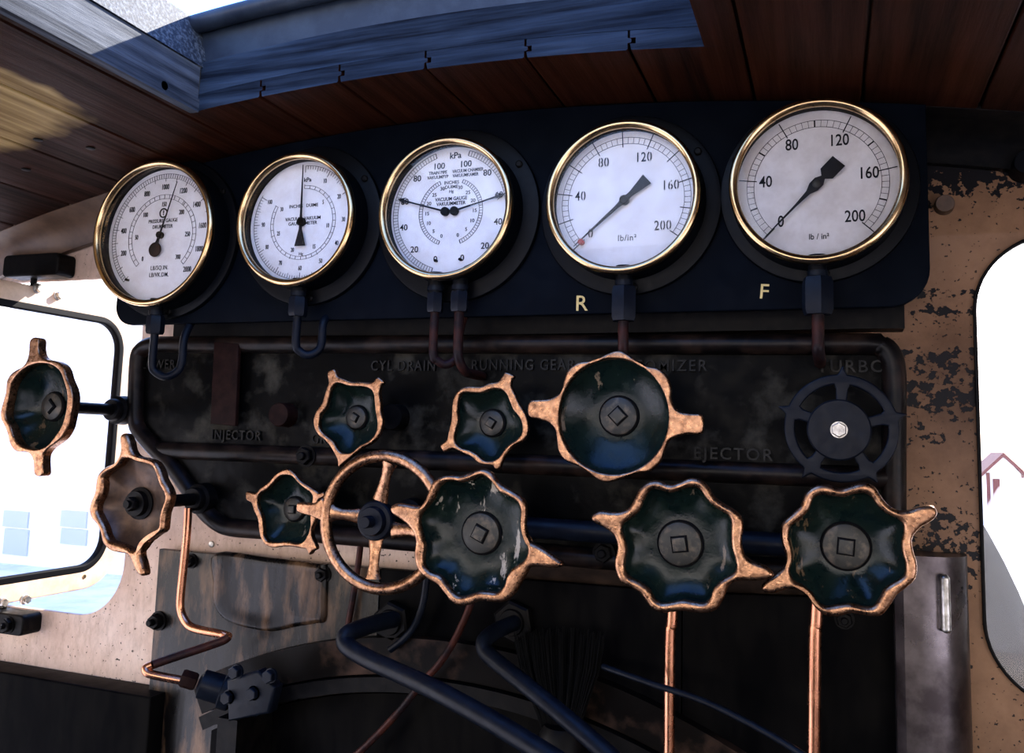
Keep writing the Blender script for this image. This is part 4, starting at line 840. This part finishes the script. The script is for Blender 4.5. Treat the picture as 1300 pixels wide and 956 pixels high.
# right spectacle window glass sits in front sheet
wn = thing('window_2', None, None, (.35, YS, 1.34)); wn['kind'] = 'structure'; wn['label'] = 'right front cab window with rounded corners'; wn['category'] = 'window'
o = link('window_edging', fill([rrect(.148, 1.338, .562, 1.844, .087, 14), rrect(.1515, 1.3415, .5585, 1.8405, .0835, 14)], .012, .001, MXZ(YS+.002), 1), 'steel', wn)
link('pane', fill([rrect(.1505, 1.3405, .5595, 1.8415, .0845, 14)], .003, .0002, MXZ(YS+.004), 1), 'glass', wn)

# ------------------------------------------------------------------ outside
gd = MB().box((-150, -60, -1.35), (150, 200, -1.3)); o = link('ground', gd, 'ground'); o['kind'] = 'structure'; o['label'] = 'pale sunlit station ground'; o['category'] = 'ground'
bo = thing('boiler', 'grey rounded boiler side outside the right window', 'boiler', (CXL, 1.5, .5))
link('barrel', MB().lathe((CXL, 1.16, 1.2), [(.66, 0), (.68, .01), (.68, 2.4), (.6, 2.45)], 120), 'boiler', bo, 40)
link('saddle', MB().box((CXL-.35, 1.4, -1.3), (CXL+.35, 3.2, .7)), 'steel', bo); link('boiler_band', MB().lathe((CXL, 2.1, 1.2), [(.682, 0), (.686, .003), (.686, .05), (.682, .053)], 120), 'steel', bo)
rbd = MB().box((.26, 1.2, 1.20), (.9, 1.62, 1.225)); o = link('running_board', rbd.box((.5, 1.25, -1.3), (.56, 1.5, 1.2)), 'boiler', None, loc=(.5, 1.4, 1.2)); o.location.z -= 0; tag(o, 'dark plate ledge outside the lower right window corner', 'ledge')
m_, nt_, b_ = newmat('steam'); nt_.nodes.remove(b_)
pv = nt_.nodes.new('ShaderNodeVolumePrincipled'); pv.inputs['Color'].default_value = (.95,.95,.97,1); pv.inputs['Anisotropy'].default_value = .2
fq = noise(nt_, 3.5, 4, .6); rr_ = nt_.nodes.new('ShaderNodeMapRange'); nt_.links.new(fq, rr_.inputs[0]); rr_.inputs[1].default_value = .42; rr_.inputs[2].default_value = .62; rr_.inputs[3].default_value = 0; rr_.inputs[4].default_value = 5
nt_.links.new(rr_.outputs[0], pv.inputs['Density']); nt_.links.new(pv.outputs[0], nt_.nodes['Material Output'].inputs['Volume']); MT['steam'] = m_
sm = MB()
sm.lathe((.66, 2.6, .55), [(.12, 0), (.30, .15), (.40, .45), (.36, .75), (.22, .98), (.05, 1.05)], 32, (-.05, -.1, 1))
o = link('steam_cloud', sm, 'steam', None, 80, loc=(.66, 2.6, .55)); tag(o, 'white steam drifting beside the boiler outside the right window', 'steam', None, 'stuff')
# hut
hx, hy = 8.6, 44.0
def hutp(px, py): return at(px, py, hy)
h0, h1 = hutp(1253, 640), hutp(1300, 640); hp = hutp(1273, 578); he = hutp(1249, 600)
ht = thing('hut', 'small white hut with red-brown gable trim outside the right window', 'hut', (hp.x, hy, -1.3))
zE = he.z; hw = hp.x-h0.x
gab = [(hp.x-hw, -1.3), (hp.x+hw, -1.3), (hp.x+hw, zE), (hp.x, hp.z), (hp.x-hw, zE)]
link('gable_wall', fill([gab], 3.0, .01, MXZ(hy+1.5), 1), 'whitewall', ht)
for s in (-1, 1):
    V = []
    for y in (hy-.25, hy+3.1):
        for x, z in ((hp.x, hp.z+.12), (hp.x+s*(hw+.25), zE-.05), (hp.x+s*(hw+.25), zE-.22), (hp.x, hp.z-.06)): V.append((x, y, z))
    link('roof_slope', MB().add(V, [(0,1,2,3),(7,6,5,4),(0,4,5,1),(1,5,6,2),(2,6,7,3),(3,7,4,0)]), 'redtrim', ht)
d0, d1_ = hutp(1261, 636), hutp(1269, 608); link('door', MB().box((d0.x, hy-.06, -1.2), (d1_.x, hy-.01, d1_.z)), 'redtrim', ht)
link('corner_post', MB().box((h0.x, hy-.05, -1.3), (h0.x+.15, hy-.01, zE)), 'redtrim', ht)
# left building
by = 14.0
def bpnt(px, py): return at(px, py, by)
q0 = bpnt(-60, 600); bd = thing('station_building', 'long white building with blue-grey windows outside the left window', 'building', (-16, by, -1.3))
link('wall', MB().box((-26, by, -1.3), (-8, by+4, 4.2)), 'whitewall', bd)
for xa, xb, ya, yb in ((5,38,650,668),(5,38,673,703),(78,112,650,668),(78,112,673,690),(-70,-35,650,668),(-70,-35,673,703)):
    a = bpnt(xa, yb); b = bpnt(xb, ya); link('window_pane', MB().box((a.x, by-.04, a.z), (b.x, by+.02, b.z)), 'bluewin', bd)
link('sill_band', MB().box((-26, by-.12, bpnt(60, 640).z), (-8, by, bpnt(60, 633).z)), 'whitewall', bd)

# ------------------------------------------------------------------ light
wd = bpy.data.worlds.new('sky'); S.world = wd; wd.use_nodes = True; nt = wd.node_tree; bg = nt.nodes['Background']
tc = nt.nodes.new('ShaderNodeTexCoord'); sp = nt.nodes.new('ShaderNodeSeparateXYZ'); nt.links.new(tc.outputs['Generated'], sp.inputs[0])
mr = nt.nodes.new('ShaderNodeMapRange'); mr.inputs[1].default_value = -1; mr.inputs[2].default_value = 1; nt.links.new(sp.outputs['Z'], mr.inputs[0])
r = nt.nodes.new('ShaderNodeValToRGB'); nt.links.new(mr.outputs[0], r.inputs[0]); e = r.color_ramp.elements
stops = [(0, (.10,.065,.04)), (.48, (.30,.21,.14)), (.51, (1,.88,.78)), (.60, (.92,.92,.96)), (.68, (.24,.44,.92)), (1, (.04,.15,.62))]
while len(e) < len(stops): e.new(.5)
for q, (p, c) in zip(e, stops): q.position = p; q.color = c+(1,)
nt.links.new(r.outputs[0], bg.inputs[0]); bg.inputs[1].default_value = 4.8
sun_d = bpy.data.lights.new('sun', 'SUN'); sun_d.energy = 22; sun_d.angle = math.radians(.53); sun_d.color = (1, .93, .84)
sun = bpy.data.objects.new('sun', sun_d); COL.objects.link(sun)
sd = Vector((-.5, -.9, -.75)); sun.rotation_euler = sd.to_track_quat('-Z', 'Y').to_euler()
S.view_settings.view_transform = 'Standard'; S.view_settings.look = 'None'; S.view_settings.gamma = 1; S.view_settings.use_curve_mapping = False
S.view_settings.exposure = 0
